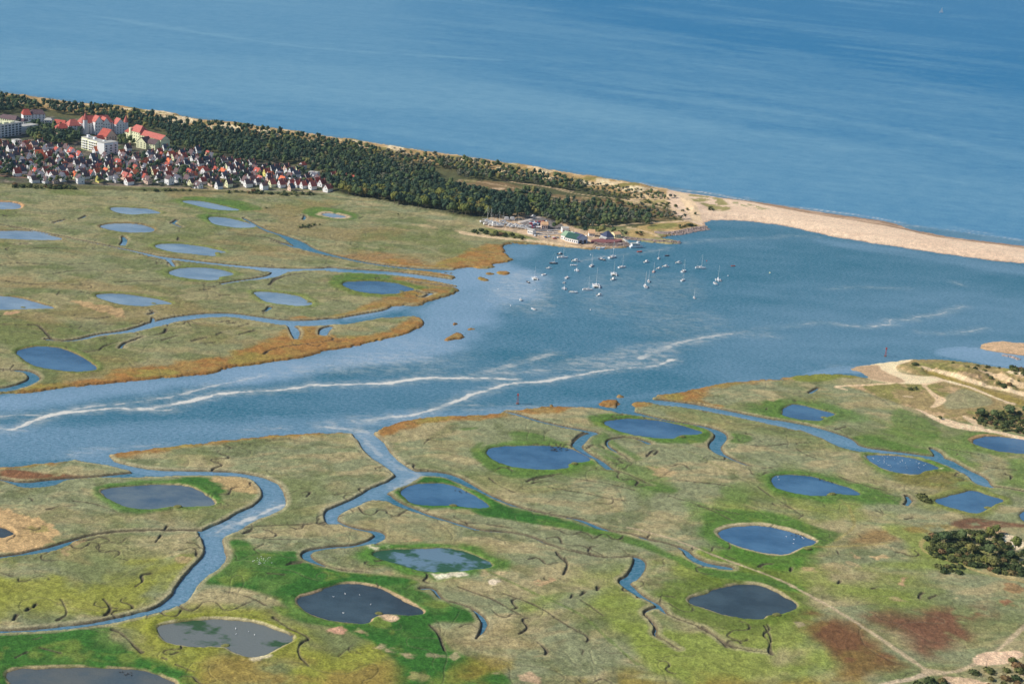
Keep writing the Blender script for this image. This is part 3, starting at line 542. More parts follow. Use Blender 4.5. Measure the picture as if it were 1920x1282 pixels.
paint(zone("F 300,330 560,318 580,350 420,375 270,365", 14, 2, 4), (116, 126, 48), .8)
# bare, pale patches
for s, rgb, a in [("C 0,500 60,510 130,545 200,572 265,598 265,640 200,672 80,697 0,690 -100,690 -100,500", (198, 160, 112), .9), ("C 100,572 160,575 215,600 160,618 110,600", (128, 122, 64), .8), ("C 945,360 1050,358 1130,375 1168,420 1150,435 1050,432 990,415 965,385", (186, 154, 108), .85),
                  ("A 370,668 500,685 640,705 700,730 725,778 600,745 450,695", (188, 150, 108), .75), ("A 20,738 60,730 110,740 70,756 20,750", (200, 152, 118), .8), ("A 20,700 130,705 150,715 20,720", (150, 110, 70), .6), ("D 722,792 760,796 840,785 898,797 870,809 745,808", (236, 222, 196), .95), ("D 985,825 1040,822 1046,830 990,838", (228, 208, 184), .9),
                  ("D 460,672 490,678 530,668 520,676 470,688", (226, 214, 180), .9), ("D 920,775 1000,778 1050,790 1030,800 960,795", (200, 172, 132), .7), ("D 505,972 540,978 560,975 582,995 560,1004 535,1003", (212, 178, 148), .95), ("D 595,642 660,642 670,650 600,654", (186, 150, 108), .8), ("D 1165,830 1220,840 1280,815 1295,820 1230,850 1180,845", (196, 158, 120), .8),
                  ("D 270,1035 340,1037 345,1052 280,1050", (190, 138, 112), .8), ("D 385,1045 440,1047 440,1060 390,1055", (196, 160, 128), .7), ("D 475,1118 520,1120 570,1140 540,1148 480,1128", (196, 168, 136), .7), ("D 598,1150 630,1147 652,1158 610,1162", (190, 160, 130), .75), ("D 728,1150 780,1148 795,1165 750,1175", (150, 136, 108), .75),
                  ("D 1088,1240 1160,1232 1240,1270 1240,1300 1150,1290", (196, 164, 132), .85), ("E -40,1235 40,1262 60,1290 -20,1290", (190, 158, 126), .6), ("D 640,1240 720,1235 740,1285 660,1285", (176, 150, 104), .5), ("D 820,1158 845,1158 843,1166 822,1166", (200, 176, 140), .6), ("D 1000,1228 1030,1230 1020,1240", (180, 160, 120), .6),
                  ("C 1450,1035 1514,1038 1514,1055 1460,1050", (200, 150, 126), .8), ("E 485,388 560,392 600,420 540,430 490,405", (182, 152, 110), .7), ("E 0,865 60,850 100,845 80,870 20,885", (188, 150, 112), .7), ("G 950,610 1000,605 1030,632 1000,640 990,665 970,660", (206, 160, 124), .85), ("G 760,478 850,475 965,482 850,488", (200, 166, 120), .8),
                  ("G 655,450 700,470 720,495 680,490", (200, 162, 120), .7), ("G 625,520 700,525 820,580 700,560", (168, 142, 104), .6), ("G 310,890 345,892 375,915 330,915", (156, 140, 112), .8), ("G 880,745 980,750 1020,765 920,765", (186, 154, 118), .6), ("G 500,545 600,500 300,600 380,560", (176, 150, 108), .3), ("G 1190,755 1340,735 1300,750 1210,765", (186, 154, 118), .5), ("G 370,545 430,555 380,570", (190, 150, 116), .5),
                  ("C 1120,1168 1200,1155 1205,1162 1150,1176", (220, 204, 170), .85), ("C 790,725 850,725 830,745 790,745", (186, 152, 116), .6), ("C 250,690 330,650 400,632 380,650 300,685 310,715 270,705", (182, 150, 110), .7), ("F 120,480 170,470 160,490", (196, 168, 130), .7), ("T2 1290,878 1400,884 1540,908 1540,916 1400,898", (196, 168, 126), .6),
                  ("T2 1620,920 1700,935 1800,960 1900,970 1900,982 1780,972 1680,950", (208, 180, 138), .8), ("B 760,350 800,345 930,372 920,385 850,365", (160, 150, 112), .5), ("G 1600,760 1660,755 1660,795 1610,790", (140, 84, 60), .8), ("G 1610,650 1745,655 1745,720 1650,700", (136, 92, 58), .7), ("G 1400,755 1480,775 1490,790 1410,765", (176, 146, 100), .6)]:
    paint(zone(s, 14, 1.4, 4.5, n=n_fine), tuple(.86 * c + .14 * d for c, d in zip(rgb, (150, 140, 100))), a * .92)
paint(LINES, (104, 98, 76), .4)
# mud and sand rims of ponds and creeks
for k, (w, rgb, a) in dict(p29=(3.4, (184, 166, 132), .85), p30=(2.2, (176, 160, 124), .8), p25=(3.5, (170, 160, 126), .85), p15=(1.6, (190, 170, 128), .7), p19=(1.8, (186, 158, 124), .85), p18=(1.8, (184, 172, 132), .85), p17=(1.8, (176, 156, 118), .8), p20=(1.0, (150, 150, 100), .6),
        p27=(3.5, (172, 136, 96), .8), p1=(5, (190, 150, 108), .8), p14=(9, (188, 166, 134), .95), p16=(2, (150, 120, 84), .6), p12=(1.5, (150, 128, 78), .6), p11=(2, (150, 120, 78), .6), p21=(1.0, (150, 140, 100), .5), p24=(1.0, (150, 140, 100), .4)).items():
    paint(sst(ring[k] + (n_mid - .5) * w * 2.2, -w, -w * .5) * sst(fbm(X, Y, 16, 3, 2), .3, .52), rgb, a)
paint(sst(-creek, -3.6, -1.4) * sst(-cdeep, -6, -3) * sst(n_mid, .3, .55), (158, 148, 112), .65)
paint(sst(np.maximum(river, -9), -4.2, -1.6), (162, 154, 120), .7)
paint(sst(-creek, -.9, .3), MUD, .9)
paint(np.maximum(sst(river, -1.2, .2), sst(-cdeep, -1.2, .2)), (110, 98, 78), .9)
paint(sst(pond_e, -.8, .2), (104, 92, 70), .9)

# north: wood floor, town ground, dunes, harbour
paint(NORTH, (78, 82, 52), .95)
paint(NORTH * sst(n_patch, .45, .65), (100, 94, 62), .5)
TOWN = zone("W -300,200 0,215 150,225 300,245 320,280 500,300 625,335 640,358 400,352 0,345 -300,335", 20, 3, 3)
paint(TOWN, (86, 82, 72), .8)
paint(TOWN * sst(fbm(X, Y, 9, 3, 2), .55, .7), (150, 134, 118), .7)
paint(TOWN * sst(fbm(X, Y, 14, 3, 1), .5, .6), (60, 78, 44), .7)
dn = sst(DUNE_N + 8 * (n_mid - .5), -6, 4)
paint(dn, (172, 142, 96), .95)
paint(dn * sst(fbm(X, Y, 18, 4, 3), .52, .64), (122, 118, 62), .8)
seaward = sst(shore + (n_mid - .5) * 26, 26, 12) * sst(X + Y * 0, 420, 380) * NORTH
paint(seaward, (206, 172, 124), .9)
paint(sst(DUNE_N, 0, 8) * sst(fbm(X, Y, 24, 4, 1), .56, .64), (224, 200, 160), .9)
HEATH = zone("T3 0,320 200,330 460,360 640,420 900,450 1200,470 1500,520 1700,600 1500,640 1200,560 900,510 700,470 500,460 300,400 0,390 T2 1620,560 1700,640", 30, 4, 8)
paint(HEATH, (130, 106, 74), .8)
paint(HEATH * sst(fbm(X, Y, 16, 4, 3), .5, .62), (110, 112, 66), .7)
paint(HEATH * sst(fbm(X, Y, 10, 4, 1), .66, .76), (206, 176, 136), .8)
paint(zone("T3 400,400 560,450 700,490 560,500 420,450", 20, 3, 5), (110, 128, 52), .8)
END = zone("T3 1200,470 1400,450 1560,440 1620,420 1920,400 R 560,210 400,280 330,300 T3 1840,640 1780,620 1700,560 1500,500 1300,500", 20, 3, 5)
paint(END, (206, 178, 138), .9)
paint(END * sst(fbm(X, Y, 14, 4, 3), .5, .58), (138, 130, 76), .85)
sp = SPIT * sst(land, -3, 0)
paint(sp, (220, 193, 164), 1)
wetside = sst(G.sdf(chaikin(pts("R 300,160 500,190 1000,262 1300,310 1500,350 1920,405 W 2250,480 2250,512 R 1920,452 1600,412 1450,392 1300,352 1100,318 900,288 700,252 560,218 420,190"), 2), 20) + (n_mid - .5) * 8, -2, 3)
paint(wetside, WET, .95)
paint(sp * sst(shore + 3 * (n_mid - .5), 5, 1.5), (164, 132, 108), .8)
paint(sp * sst(fbm(X * .4 + Y * .1, Y * 1.4, 16, 4, 2), .5, .62), (208, 178, 150), .5)
paint(zone("R 230,180 330,178 420,205 465,250 440,265 380,268 330,245 290,235 250,215", 14, 2, 5) * sst(fbm(X, Y, 10, 4, 3), .4, .5), (140, 134, 78), .9)
paint(zone("R 450,215 560,235 660,262 650,275 560,250 460,235", 14, 1, 4) * sst(fbm(X, Y, 8, 4, 3), .48, .55), (146, 142, 92), .8)
YARD = zone("T3 190,640 220,600 480,560 640,600 800,650 1000,700 1220,700 1240,760 1290,800 1100,825 900,812 700,790 560,740 420,700 200,665", 14, 1.5, 1.5)
paint(YARD, (196, 168, 136), .95)
paint(YARD * sst(fbm(X, Y, 6, 3, 3), .55, .65), (150, 132, 110), .7)
paint(zone("T3 440,640 560,580 620,600 760,640 800,680 700,700 560,700 520,670", 10, .8, 0), (106, 104, 106), .9)
paint(zone("T3 0,690 100,705 300,735 560,760 700,770 900,812 1000,820 800,806 560,775 300,755 100,730 0,715", 10, 1, 1.5), (206, 180, 142), .9)
paint(zone("T3 200,665 420,705 560,745 500,750 300,715 100,690", 10, 1, 2), (118, 120, 60), .85)
paint(zone("T3 1240,700 1420,650 1640,620 1800,640 1780,670 1600,690 1450,690 1500,740 1400,750 1250,735", 12, 1.5, 3), (172, 146, 96), .9)
paint(zone("T3 1400,660 1650,640 1620,680 1420,690", 12, 1.5, 3), (122, 124, 64), .8)
# southern dunes
SD = zone("F 560,390 750,375 900,385 1100,350 960,310 890,290 900,255 960,238 1200,242 1667,300 W 2250,720 2250,860 F 1667,700 1500,640 1350,620 1200,600 1000,540 860,480 700,430", 30, 3, 6)
paint(SD, (152, 132, 88), .9)
paint(SD * sst(fbm(X, Y, 20, 4, 3), .48, .6), (128, 126, 68), .8)
paint(SD * sst(fbm(X, Y, 12, 4, 1), .6, .7), (196, 164, 124), .8)
paint(zone("F 1180,470 1250,430 1320,410 1500,490 1400,530 1250,545 1170,530", 20, 2, 4), (142, 138, 102), .85)
paint(zone("F 1050,310 1150,320 1400,410 1667,480 1667,520 1400,440 1200,360", 16, 2, 4), (146, 128, 66), .85)
paint(zone("F 300,325 500,318 700,335 640,350 400,360 270,352", 16, 2, 4), (120, 124, 56), .8)
BEACH = zone("F 632,280 720,262 850,244 960,233 1010,236 930,258 890,285 900,310 935,325 1020,343 1130,345 1200,365 1100,386 950,388 800,372 715,340 640,297", 14, 1, 1.5)
paint(BEACH, (228, 204, 164), 1)
paint(zone("F 630,278 700,268 790,262 800,290 860,330 960,372 900,385 790,365 715,340 640,300", 14, 1.5, 3), (172, 144, 112), .9)
paint(zone("F 1375,152 1450,128 1530,116 1667,133 W 2250,650 2250,725 F 1667,210 1550,192 1450,180", 14, 1, 1), (196, 164, 128), 1)
paint(zone("F 1375,165 1450,175 1667,200 W 2250,715 2250,730 F 1667,215 1450,182", 14, 1, 1), (150, 118, 90), .7)
# sandy paths and tracks: x,y,width in metres
PATHS = [("F 1040,300,4 1200,330,5 1300,362,6 1400,390,6 1540,420,7 1667,452,9 1800,480,9", (222, 194, 156), .9), ("F 1130,350,8 1250,380,5 1330,400,4 1400,430,4 1500,470,3 1600,505,3", (224, 198, 162), .9), ("F 1190,365,2 1100,385,2 1060,390,3 1085,412,3 1110,435,4 1140,460,6 1172,480,9 1150,505,5 1118,525,3", (220, 190, 150), .9),
         ("F 600,420,2 570,412,3 530,402,4 580,396,2.5 700,390,2.5 880,382,2.5", (214, 186, 148), .9), ("F 1020,535,2 1060,550,3 1130,590,7 1190,605,12 1250,630,16 1330,645,14 1400,655,9 1500,675,7 1600,695,6 1700,720,6", (224, 194, 158), .9), ("F 1310,580,3 1350,600,8 1400,640,6", (218, 190, 154), .7), ("F 950,458,2 990,462,2", (214, 188, 150), .9),
         ("F 1420,320,12 1520,350,10 1600,390,10 1667,410,10", (220, 190, 150), .8), ("F 1600,340,10 1667,360,10", (226, 200, 164), .8), ("F 1560,500,3 1600,500,3", (214, 186, 150), .8),
         ("E 390,635,1.2 450,648,1.2 600,690,1.2 730,745,1.4 850,790,1.4 1000,845,1.4 1100,890,1.6 G 250,652,1.8 450,750,2 650,870,2.3 850,1000,2.3 1050,1140,2.3 1150,1205,3.5 1300,1215,2.4 1450,1150,2 1600,1060,2 1745,920,2 1850,850,2", (184, 164, 132), .85), ("G 1150,1205,3 1050,1250,3 900,1275,3 750,1320,3", (190, 170, 142), .9), ("G 1150,1205,7 1230,1212,5", (180, 160, 128), .7),
         ("G 1300,290,1.5 1200,350,1.5 1120,370,1.6 1090,400,1.5 1110,450,1.5 1200,480,1.6 1320,525,1.8 1500,590,2 1745,640,2", (178, 156, 104), .7), ("G 400,420,1.2 600,415,1.5 850,405,1.5 900,395,1.2", (152, 136, 76), .6), ("G 640,160,1.5 680,260,1.5 670,310,1.2 560,380,1.2", (156, 142, 82), .5),
         ("E 0,575,1 300,620,1 600,690,1", (166, 150, 112), .4), ("E 0,905,1.5 150,970,1.5 220,1010,1.5 300,1090,1.5 430,1200,1.5", (96, 116, 52), .6), ("E -200,810,1.2 0,905,1.5", (96, 116, 52), .6), ("E 590,300,1 700,350,1 850,430,1", (106, 120, 60), .4), ("F 600,1110,1.2 560,1080,1.2", (150, 136, 80), .4),
         ("G 1480,1140,8 1560,1120,14 1640,1110,10 1700,1090,6", (226, 190, 158), .85), ("G 1600,370,7 1640,360,12 1680,390,14 1670,420,8", (230, 206, 172), .9), ("G 1520,300,5 1600,330,7", (196, 156, 116), .6), ("G 1290,1265,10 1400,1275,10 1500,1300,10", (220, 186, 152), .8), ("G 1500,570,3 1600,600,3 1745,625,3", (196, 172, 120), .6), ("G 1745,1210,7 1690,1180,3", (220, 190, 160), .7),
         ("T3 330,325,3 450,345,4 600,362,5 700,380,5 850,405,5", (196, 168, 136), .85), ("T3 0,320,2 200,340,3 400,380,3 600,415,3 720,450,2 860,490,3 1000,480,2", (190, 162, 128), .7), ("T3 740,395,2 900,430,2 1100,450,3 1300,480,5 1450,510,6 1600,540,5 1720,580,4", (204, 176, 138), .85), ("T3 270,385,6 330,385,6", (206, 176, 142), .8), ("T3 60,385,5 120,375,4", (200, 170, 136), .8),
         ("T3 820,650,3 1000,655,4 1200,665,4 1300,650,4 1420,640,4 1600,640,4 1750,620,5 1800,600,7", (204, 178, 142), .9), ("T3 1260,670,3 1330,680,4 1420,700,4 1500,735,5", (206, 178, 138), .9), ("T3 450,640,4 600,600,4", (206, 196, 186), .8), ("T3 1640,410,12 1700,470,14 1760,560,14 1790,620,12", (222, 194, 154), .8), ("T2 1040,405,3 1200,432,4 1360,458,3", (196, 176, 152), .8),
         ("T1 100,655,4 250,700,3 700,740,3 1100,760,3 1500,775,3 1900,790,3 T2 300,625,3 600,640,3 740,650,3", (150, 126, 112), .8), ("T2 860,680,2 1000,695,2 1300,755,2 1500,785,2 1800,830,2", (150, 146, 120), .5), ("T1 0,690,8 200,705,8", (140, 104, 88), .6)]
for s, rgb, a in PATHS:
    q = chaikin(pts(s), 2, False)
    d = G.dist(q[:, :2], 10, False, q[:, 2] * .5) + (n_fine - .5) * 1.6
    paint(sst(d, 1.0, -.6), rgb, a)
HEDGE = zone("T1 0,725 400,745 900,765 1900,800 T2 300,640 700,655 640,668 300,662 T1 1900,812 900,790 400,772 0,745", 10, 1, 2)
paint(HEDGE, (84, 84, 50), .8)
C *= (1 + (1 - .75 * np.clip(SPIT + BEACH, 0, 1))[..., None][..., 0] * (.48 * (n_grain - .5) + .3 * (fbm(WX * .8, WY * 1.6, 4, 3, 2) - .5) + .3 * (n_fine - .5) + .34 * (fbm(X * .7, Y * 2.2, 1.4, 2, 5) - .5)))[..., None].astype(np.float32)
C = np.clip(C, .004, .9)

keep = (np.maximum(np.maximum(Z[1:, :-1], Z[1:, 1:]), np.maximum(Z[:-1, 1:], Z[:-1, :-1])) > -.45)
me, used = grid_mesh("ground", G, Z, keep)
add_colour(me, "plants", C.reshape(-1, 3)[used])
t = NT("marsh ground")
geo = t.n("ShaderNodeNewGeometry").outputs["Position"]
n1 = t.noise(1.1, 4, geo, .65)
n2 = t.noise(.22, 3, geo, .6)
v = t.math('MULTIPLY', t.ramp(n1, .32, .68, .72, 1.28), t.ramp(n2, .3, .7, .9, 1.1))
col = t.n("ShaderNodeVectorMath", {0: t.attr("plants"), 3: v}, operation='SCALE').outputs[0]
t.put(t.p.inputs["Base Color"], col)
t.p.inputs["Roughness"].default_value = .9
t.p.inputs["Specular IOR Level"].default_value = .15
n3 = t.noise(2.6, 3, geo, .7)
t.bump(t.math('ADD', t.math('MULTIPLY', n1, .7), t.math('MULTIPLY', n3, .5)), .7, .7)
me.materials.append(t.m)
ground = link("ground", me)
ground["kind"] = "structure"
def ground_z(x, y):
    return float(G.sample(Z, np.array([x]), np.array([y]), np.array([1.0]))[0])
def spot(px, py):
    """where the ray through a photo pixel meets the ground"""
    z = 1.0
    for _ in range(4):
        x, y = px_to_world(np.array([px]), np.array([py]), z)
        z = max(ground_z(x[0], y[0]), 0.0)
    return float(x[0]), float(y[0]), z

# ------------------------------------------------------------------ water
S = Grid(-560, 2520, 1.8, -60, 1420, 1.5, 0.0)
SX, SY = S.X, S.Y
s_fine, s_mid = fbm(SX, SY, 6, 3, 1), fbm(SX, SY, 45, 4, 2)
FOAM = [  # x,y,width(m) ; strength
 ("C -80,160,8 0,140,6 40,150,9 80,140,10 130,115,10 200,90,12 240,78,10 330,68,10 420,60,9 500,52,8 560,55,6 620,58,9 700,52,12 740,40,9 800,32,9 880,12,12 935,0,9 B 0,1190,11 100,1180,11 200,1175,12 320,1170,10 430,1160,10 500,1150,12 560,1135,14 640,1138,8 750,1135,8 850,1130,9 960,1132,14 1040,1118,10 1120,1105,12 1230,1095,14 1290,1097,7 1400,1098,5 1520,1098,4 1700,1106,2", 1.0),
 ("C 240,78,6 380,48,5 500,38,5 640,20,4 780,0,4 B 0,1140,7 80,1128,5 150,1110,8 220,1098,6 300,1080,3", .75), ("C -80,90,7 0,92,7 80,80,6 180,85,5", .6), ("C 600,58,8 660,62,10 760,60,5", .8),
 ("B 1240,1275,5 1300,1255,7 1330,1238,6 1400,1220,6 1440,1192,9 1520,1175,6 1560,1160,6 1640,1135,7 1740,1122,8 1850,1122,9 1920,1105,9 W 1080,702,5 1130,692,5 1180,687,5 1230,684,6 1260,672,8", .95), ("W 1230,685,4 1262,671,10", .6),
 ("D 890,5,4 850,20,6 800,38,10 750,55,12 700,70,9 620,90,9 560,90,4", .9), ("D 560,88,8 500,100,10 400,112,12 380,108,5", .6), ("D 240,135,6 320,142,12 380,150,14 440,160,12", .8), ("D 60,140,3 0,142,3", .5), ("D 0,150,3 -100,150,3 C 1100,150,3", .3),
 ("D 400,160,10 440,200,9 470,230,9 500,260,8 560,300,8 620,330,7 680,345,6", .45), ("D 680,355,8 620,385,8 570,410,8", .5), ("C 1260,480,5 1180,510,6 1080,555,7 1000,580,6 960,600,5", .8), ("C 300,260,5 400,240,6 490,236,5", .6), ("C 560,225,3 700,215,2.5", .4), ("D 880,58,6 960,62,8 1050,64,5", .5),
 ("R 0,985,14 100,940,16 200,905,14 300,885,14 380,872,16 425,865,12 470,862,2", .75), ("R 430,865,2 500,860,3 560,845,5 620,832,3 720,828,2 800,820,3 870,808,3 930,810,2", .42), ("B 1550,1060,20 1700,1020,20 1920,960,22", .5), ("R 970,815,3 1100,828,2.5 1150,830,5 1200,820,6 1260,818,4 1245,800,5 1260,792,4 1310,795,3 1370,795,3 1365,780,5 1430,775,5 1490,768,4 1560,745,4 1620,725,2", .8), ("R 1400,855,2 1480,862,4 1600,860,4 1720,835,2.5", .6),
 ("R 220,410,4 380,392,5 500,388,3.5 680,385,5 715,375,5 780,375,3 900,380,6", .45), ("M 0,630,4 200,580,4 480,555,4 720,525,4 900,500,3 1050,470,2.5", .35), ("R 940,640,2 1100,630,2 1340,638,2", .35), ("R 1240,740,2 1380,738,2 1500,740,2", .0), ("F 530,15,3 680,32,3", .4), ("B 600,1060,4 750,1030,5 850,995,7 950,990,4 1100,1000,4", .35), ("B 1000,1020,3 1090,1010,5 1105,985,3", .35), ("B 1440,1250,3 1700,1255,3 1900,1262,3", .4),
 ("R 0,112,3 100,138,6 230,150,9 340,160,6 600,212,7 660,222,6 850,240,6 1000,260,9 1100,272,6 1300,308,7", .85), ("R 530,185,3 560,192,3", .6), ("R 1310,322,4 1400,328,4 1500,340,5 1600,350,7 1700,370,7 1800,380,7 1920,398,7", .6), ("R 1580,335,3 1660,352,7 1750,362,5", .5), ("R 1340,335,2 1200,310,3 1100,290,2", .5),
 ("F 520,270,2 640,275,4 760,300,4", .3), ("F 1420,165,3 1500,190,3 1620,205,3", .4), ("R 1570,605,5 1610,620,4", .4)]
foam = np.zeros(SX.shape)
s_lace = fbm(SX + 8 * s_mid, SY, 11, 4, 3, .6)
for s, a in FOAM:
    q = chaikin(pts(s), 1, False)
    w = q[:, 2]
    d = S.dist(q[:, :2], 22, False, w * .15) + (s_fine - .5) * 4.5 + (s_mid - .5) * 3
    foam = np.maximum(foam, a * (.55 + .45 * sst(s_lace, .3, .5)) * sst(d, 1.5, -.8))
    foam = np.maximum(foam, .32 * a * sst(d, 14, 0) ** 1.5)
def szone(s, R=60, soft=20, warp=20):
    d = S.sdf(chaikin(pts(s), 2), R)
    return sst(d + warp * (s_mid - .5) * 2, -soft, soft)
lacy = fbm(SX + 12 * s_mid, SY, 9, 4, 3, .6)
WISP = [("R -200,980 0,920 200,900 420,860 400,880 180,960 200,985 100,1025 -50,1035 B 1500,1110 1200,1090 1500,1060", .55), ("B 560,990 900,960 1200,960 1400,1000 1500,1060 1200,1090 900,1080 600,1090 300,1080", .3), ("D 200,120 400,90 600,85 700,90 480,130 400,160 220,150", .5), ("B 1550,560 1700,480 1920,540 1920,760 1700,740 1560,680", .32),
        ("R 0,760 200,740 420,760 400,860 200,880 0,880 ", .22), ("R 430,860 600,860 720,885 560,885", .5), ("B 900,880 1150,860 1600,960 1500,1040 1000,1010", .12), ("M 0,800 400,700 900,780 1500,800 1500,1100 900,1280 0,1280 ", .18)]
for s, a in WISP:
    foam = np.maximum(foam, a * .9 * szone(s, 40, 14, 10) * (.45 + .55 * sst(lacy, .35, .6)))
# light, silty and slick water against deep blue water (0 dark .. 1 pale)
pale = np.full(SX.shape, .30)
def tone(m, v, a=1.0):
    global pale
    pale = pale * (1 - m * a) + v * m * a
seam = szone("W -400,-200 2400,-200 2400,500 1920,456 1250,348 860,288 440,228 0,170 -400,110", 60, 2, 0)
tone(seam, .34)
tone(szone("W -400,-200 900,-200 700,60 1000,170 1500,260 2400,420 2400,520 1920,460 1250,350 600,255 0,175 -400,110", 200, 120, 60), .62, .8)
tone(szone("W -400,60 400,100 900,150 1350,230 1700,290 1500,260 1000,220 700,200 0,170 -400,130", 150, 80, 60), .8, .7)
tone(szone("W 900,-200 2400,-200 2400,230 1750,165 1200,75 900,-20", 300, 260, 80), .0, .95)
tone(szone("W 1500,-300 2500,-300 2500,35 1750,5", 300, 200, 80), .35, .8)
stre = fbm((SX * .45 + SY * .12), SY * .9 + SX * .30, 150, 5, 3, .6)
tone(seam * sst(stre, .5, .72), .8, .3)
tone(seam * sst(fbm(SX * .3, SY + SX * .33, 60, 4, 1), .55, .75), .85, .22)
for s, w, a in [("W 180,30 320,52 450,72 600,92 780,102 930,112", 26, .6), ("W 150,25 420,62 700,100", 14, .35), ("W 0,145 300,175 600,222 900,272 1250,322", 40, .3), ("W 1150,170 1400,200 1650,235 1900,290", 60, .35), ("W 500,160 900,190 1200,225", 50, .3)]:
    q = chaikin(pts(s), 2, False)
    tone(sst(S.dist(q, 200, False) + (s_mid - .5) * 40, w, 0), .95, a)
nears = S.sdf(chaikin(pts(LAND[0]), 1), 60)
tone(seam * sst(nears, -60, -5), .55, .3)
# the bay
tone(szone("B 1300,500 1500,470 1700,450 1900,560 1800,640 1600,700 1500,900 1300,1000 900,1000 400,1080 60,1100 400,980 900,860 1200,790 1100,700 1350,600", 60, 14, 18), .95, .85)
tone(szone("A -100,1200 400,1120 900,1100 1300,1030 1920,960 B 700,950 1200,800 1300,900 900,1010 500,1080 0,1150 A 900,1170 300,1280 -100,1300", 60, 12, 14), .95, .8)
tone(szone("A 850,430 B 1200,530 1500,480 1700,450 1620,560 1300,620 1000,740 600,800", 40, 6, 6), .95, .8)
tone(szone("H 390,560 700,540 900,560 1000,640 700,760 400,700", 30, 10, 8), .8, .6)
tone(szone("W -300,800 300,790 700,770 1100,760 1500,700 1240,735 900,780 600,812 200,855 -300,890", 40, 8, 10), .85, .5)
tone(szone("R 300,800 900,690 1500,640 1920,700 W 2250,600 2250,690 F 1667,300 1400,255 1000,225 500,310 100,340 E 700,50", 60, 30, 30), .55, .5)
tone(szone("F 1080,190 1300,150 1667,215 W 2250,720 2250,745 F 1667,295 1400,258 1250,235", 30, 5, 6), .98, .8)
tone(szone("F 480,290 640,270 740,325 560,320 300,330", 20, 4, 6), .95, .7)
tone(szone("R 150,420 700,420 1300,470 1920,520 W 2250,560 2250,580 R 1920,660 1500,590 900,560 300,700 -100,640 -200,500", 60, 30, 20), .16, .6)
tone(szone("R 330,300 560,305 900,375 1300,435 1920,520 1920,545 1300,470 800,400 330,390 200,370", 40, 6, 5), .22, .6)
tone(szone("R 850,380 1300,445 1920,525 W 2250,560 2250,575 R 1920,570 1300,480 900,420", 40, 6, 5), .7, .5)
tone(szone("B 1500,900 1920,760 R 0,900 300,820 200,860 0,960 B 1700,1000 1400,1050", 50, 20, 20), .2, .4)
tone(np.clip(szone(RIVERS[0], 20, 3, 0) + szone(RIVERS[1], 20, 3, 0), 0, 1), .72, .85)
tone(sst(SY * 1.0, 640, 1000) * 0 + szone("E 480,100 F 0,560 600,700 1500,960 1500,1030 1100,860 500,740 0,620 E 500,150", 30, 6, 3), .75, .7)
tone(szone("A -100,200 1000,400 1920,400 1920,560 -100,500 ", 30, 5, 3), .9, .7)
tone(szone("A 200,900 900,740 1920,740 1920,900 1600,900 900,860", 30, 5, 3), .9, .7)
curr = fbm(SX * .5 + SY * .2, SY * 1.3 - SX * .25, 40, 5, 4, .62)
pale = np.clip(pale + (curr - .5) * .3 * (1 - .3 * seam), 0, 1)
me, used = grid_mesh("water", S, np.zeros(SX.shape), np.ones((S.ny - 1, S.nx - 1), bool))
add_float(me, "foam", foam.ravel())
add_float(me, "pale", pale.ravel())
add_float(me, "bay", (1 - seam).ravel())

def water_mat(name, use_attr=True, deep=(0, 115, 165), light=(124, 172, 196), p=.4):
    t = NT(name)
    geo = t.n("ShaderNodeNewGeometry").outputs["Position"]
    w1 = t.noise(.34, 6, geo, .75, ((1.0, 1.5, 1), (0, 0, .35)))
    w2 = t.noise(.02, 3, geo, .6, ((.5, 1.6, 1), (0, 0, .3)))
    w3 = t.noise(.04, 5, geo, .75, ((1, 1.2, 1), (0, 0, .25)))
    f = t.attr("pale", 2) if use_attr else p
    f = t.math('ADD', f, t.math('MULTIPLY', t.math('SUBTRACT', w3, .5), t.math('SUBTRACT', .95, t.math('MULTIPLY', t.attr('bay', 2), .65))))  # this noise and the next put the light and dark of wave chop into the colour
    f = t.math('ADD', f, t.math('MULTIPLY', t.math('SUBTRACT', w1, .5), 1.9), clamp=False)
    f = t.math('ADD', f, t.math('MULTIPLY', t.math('SUBTRACT', w2, .5), .14), clamp=True)
    c = t.mix(f, c4(alb(*deep) * .8), c4(alb(*light) * .8))
    if use_attr:
        c = t.mix(t.attr("bay", 2), c, t.mix(f, c4(alb(26, 104, 126) * .85), c4(alb(132, 162, 186) * .92)))
    if use_attr:
        fo = t.attr("foam", 2)
        lace = t.noise(.10, 7, geo, .72, ((1.0, 2.0, 1), (0, 0, -.25)))
        gap = t.ramp(lace, .44, .60)
        keep_ = t.math('ADD', t.math('MULTIPLY', gap, t.math('SUBTRACT', 1.0, fo)), fo)
        fm = t.math('MULTIPLY', t.math('MULTIPLY', fo, keep_), .95, clamp=True)
        c = t.mix(fm, c, c4(alb(216, 212, 202)))
    t.put(t.p.inputs["Base Color"], c)
    t.p.inputs["Roughness"].default_value = .4
    t.p.inputs["IOR"].default_value = 1.33
    t.p.inputs["Specular IOR Level"].default_value = .12
    t.bump(w1, .8, 1.2)
    return t.m
me.materials.append(water_mat("sea and bay water"))
water = link("water", me)
water["kind"] = "structure"
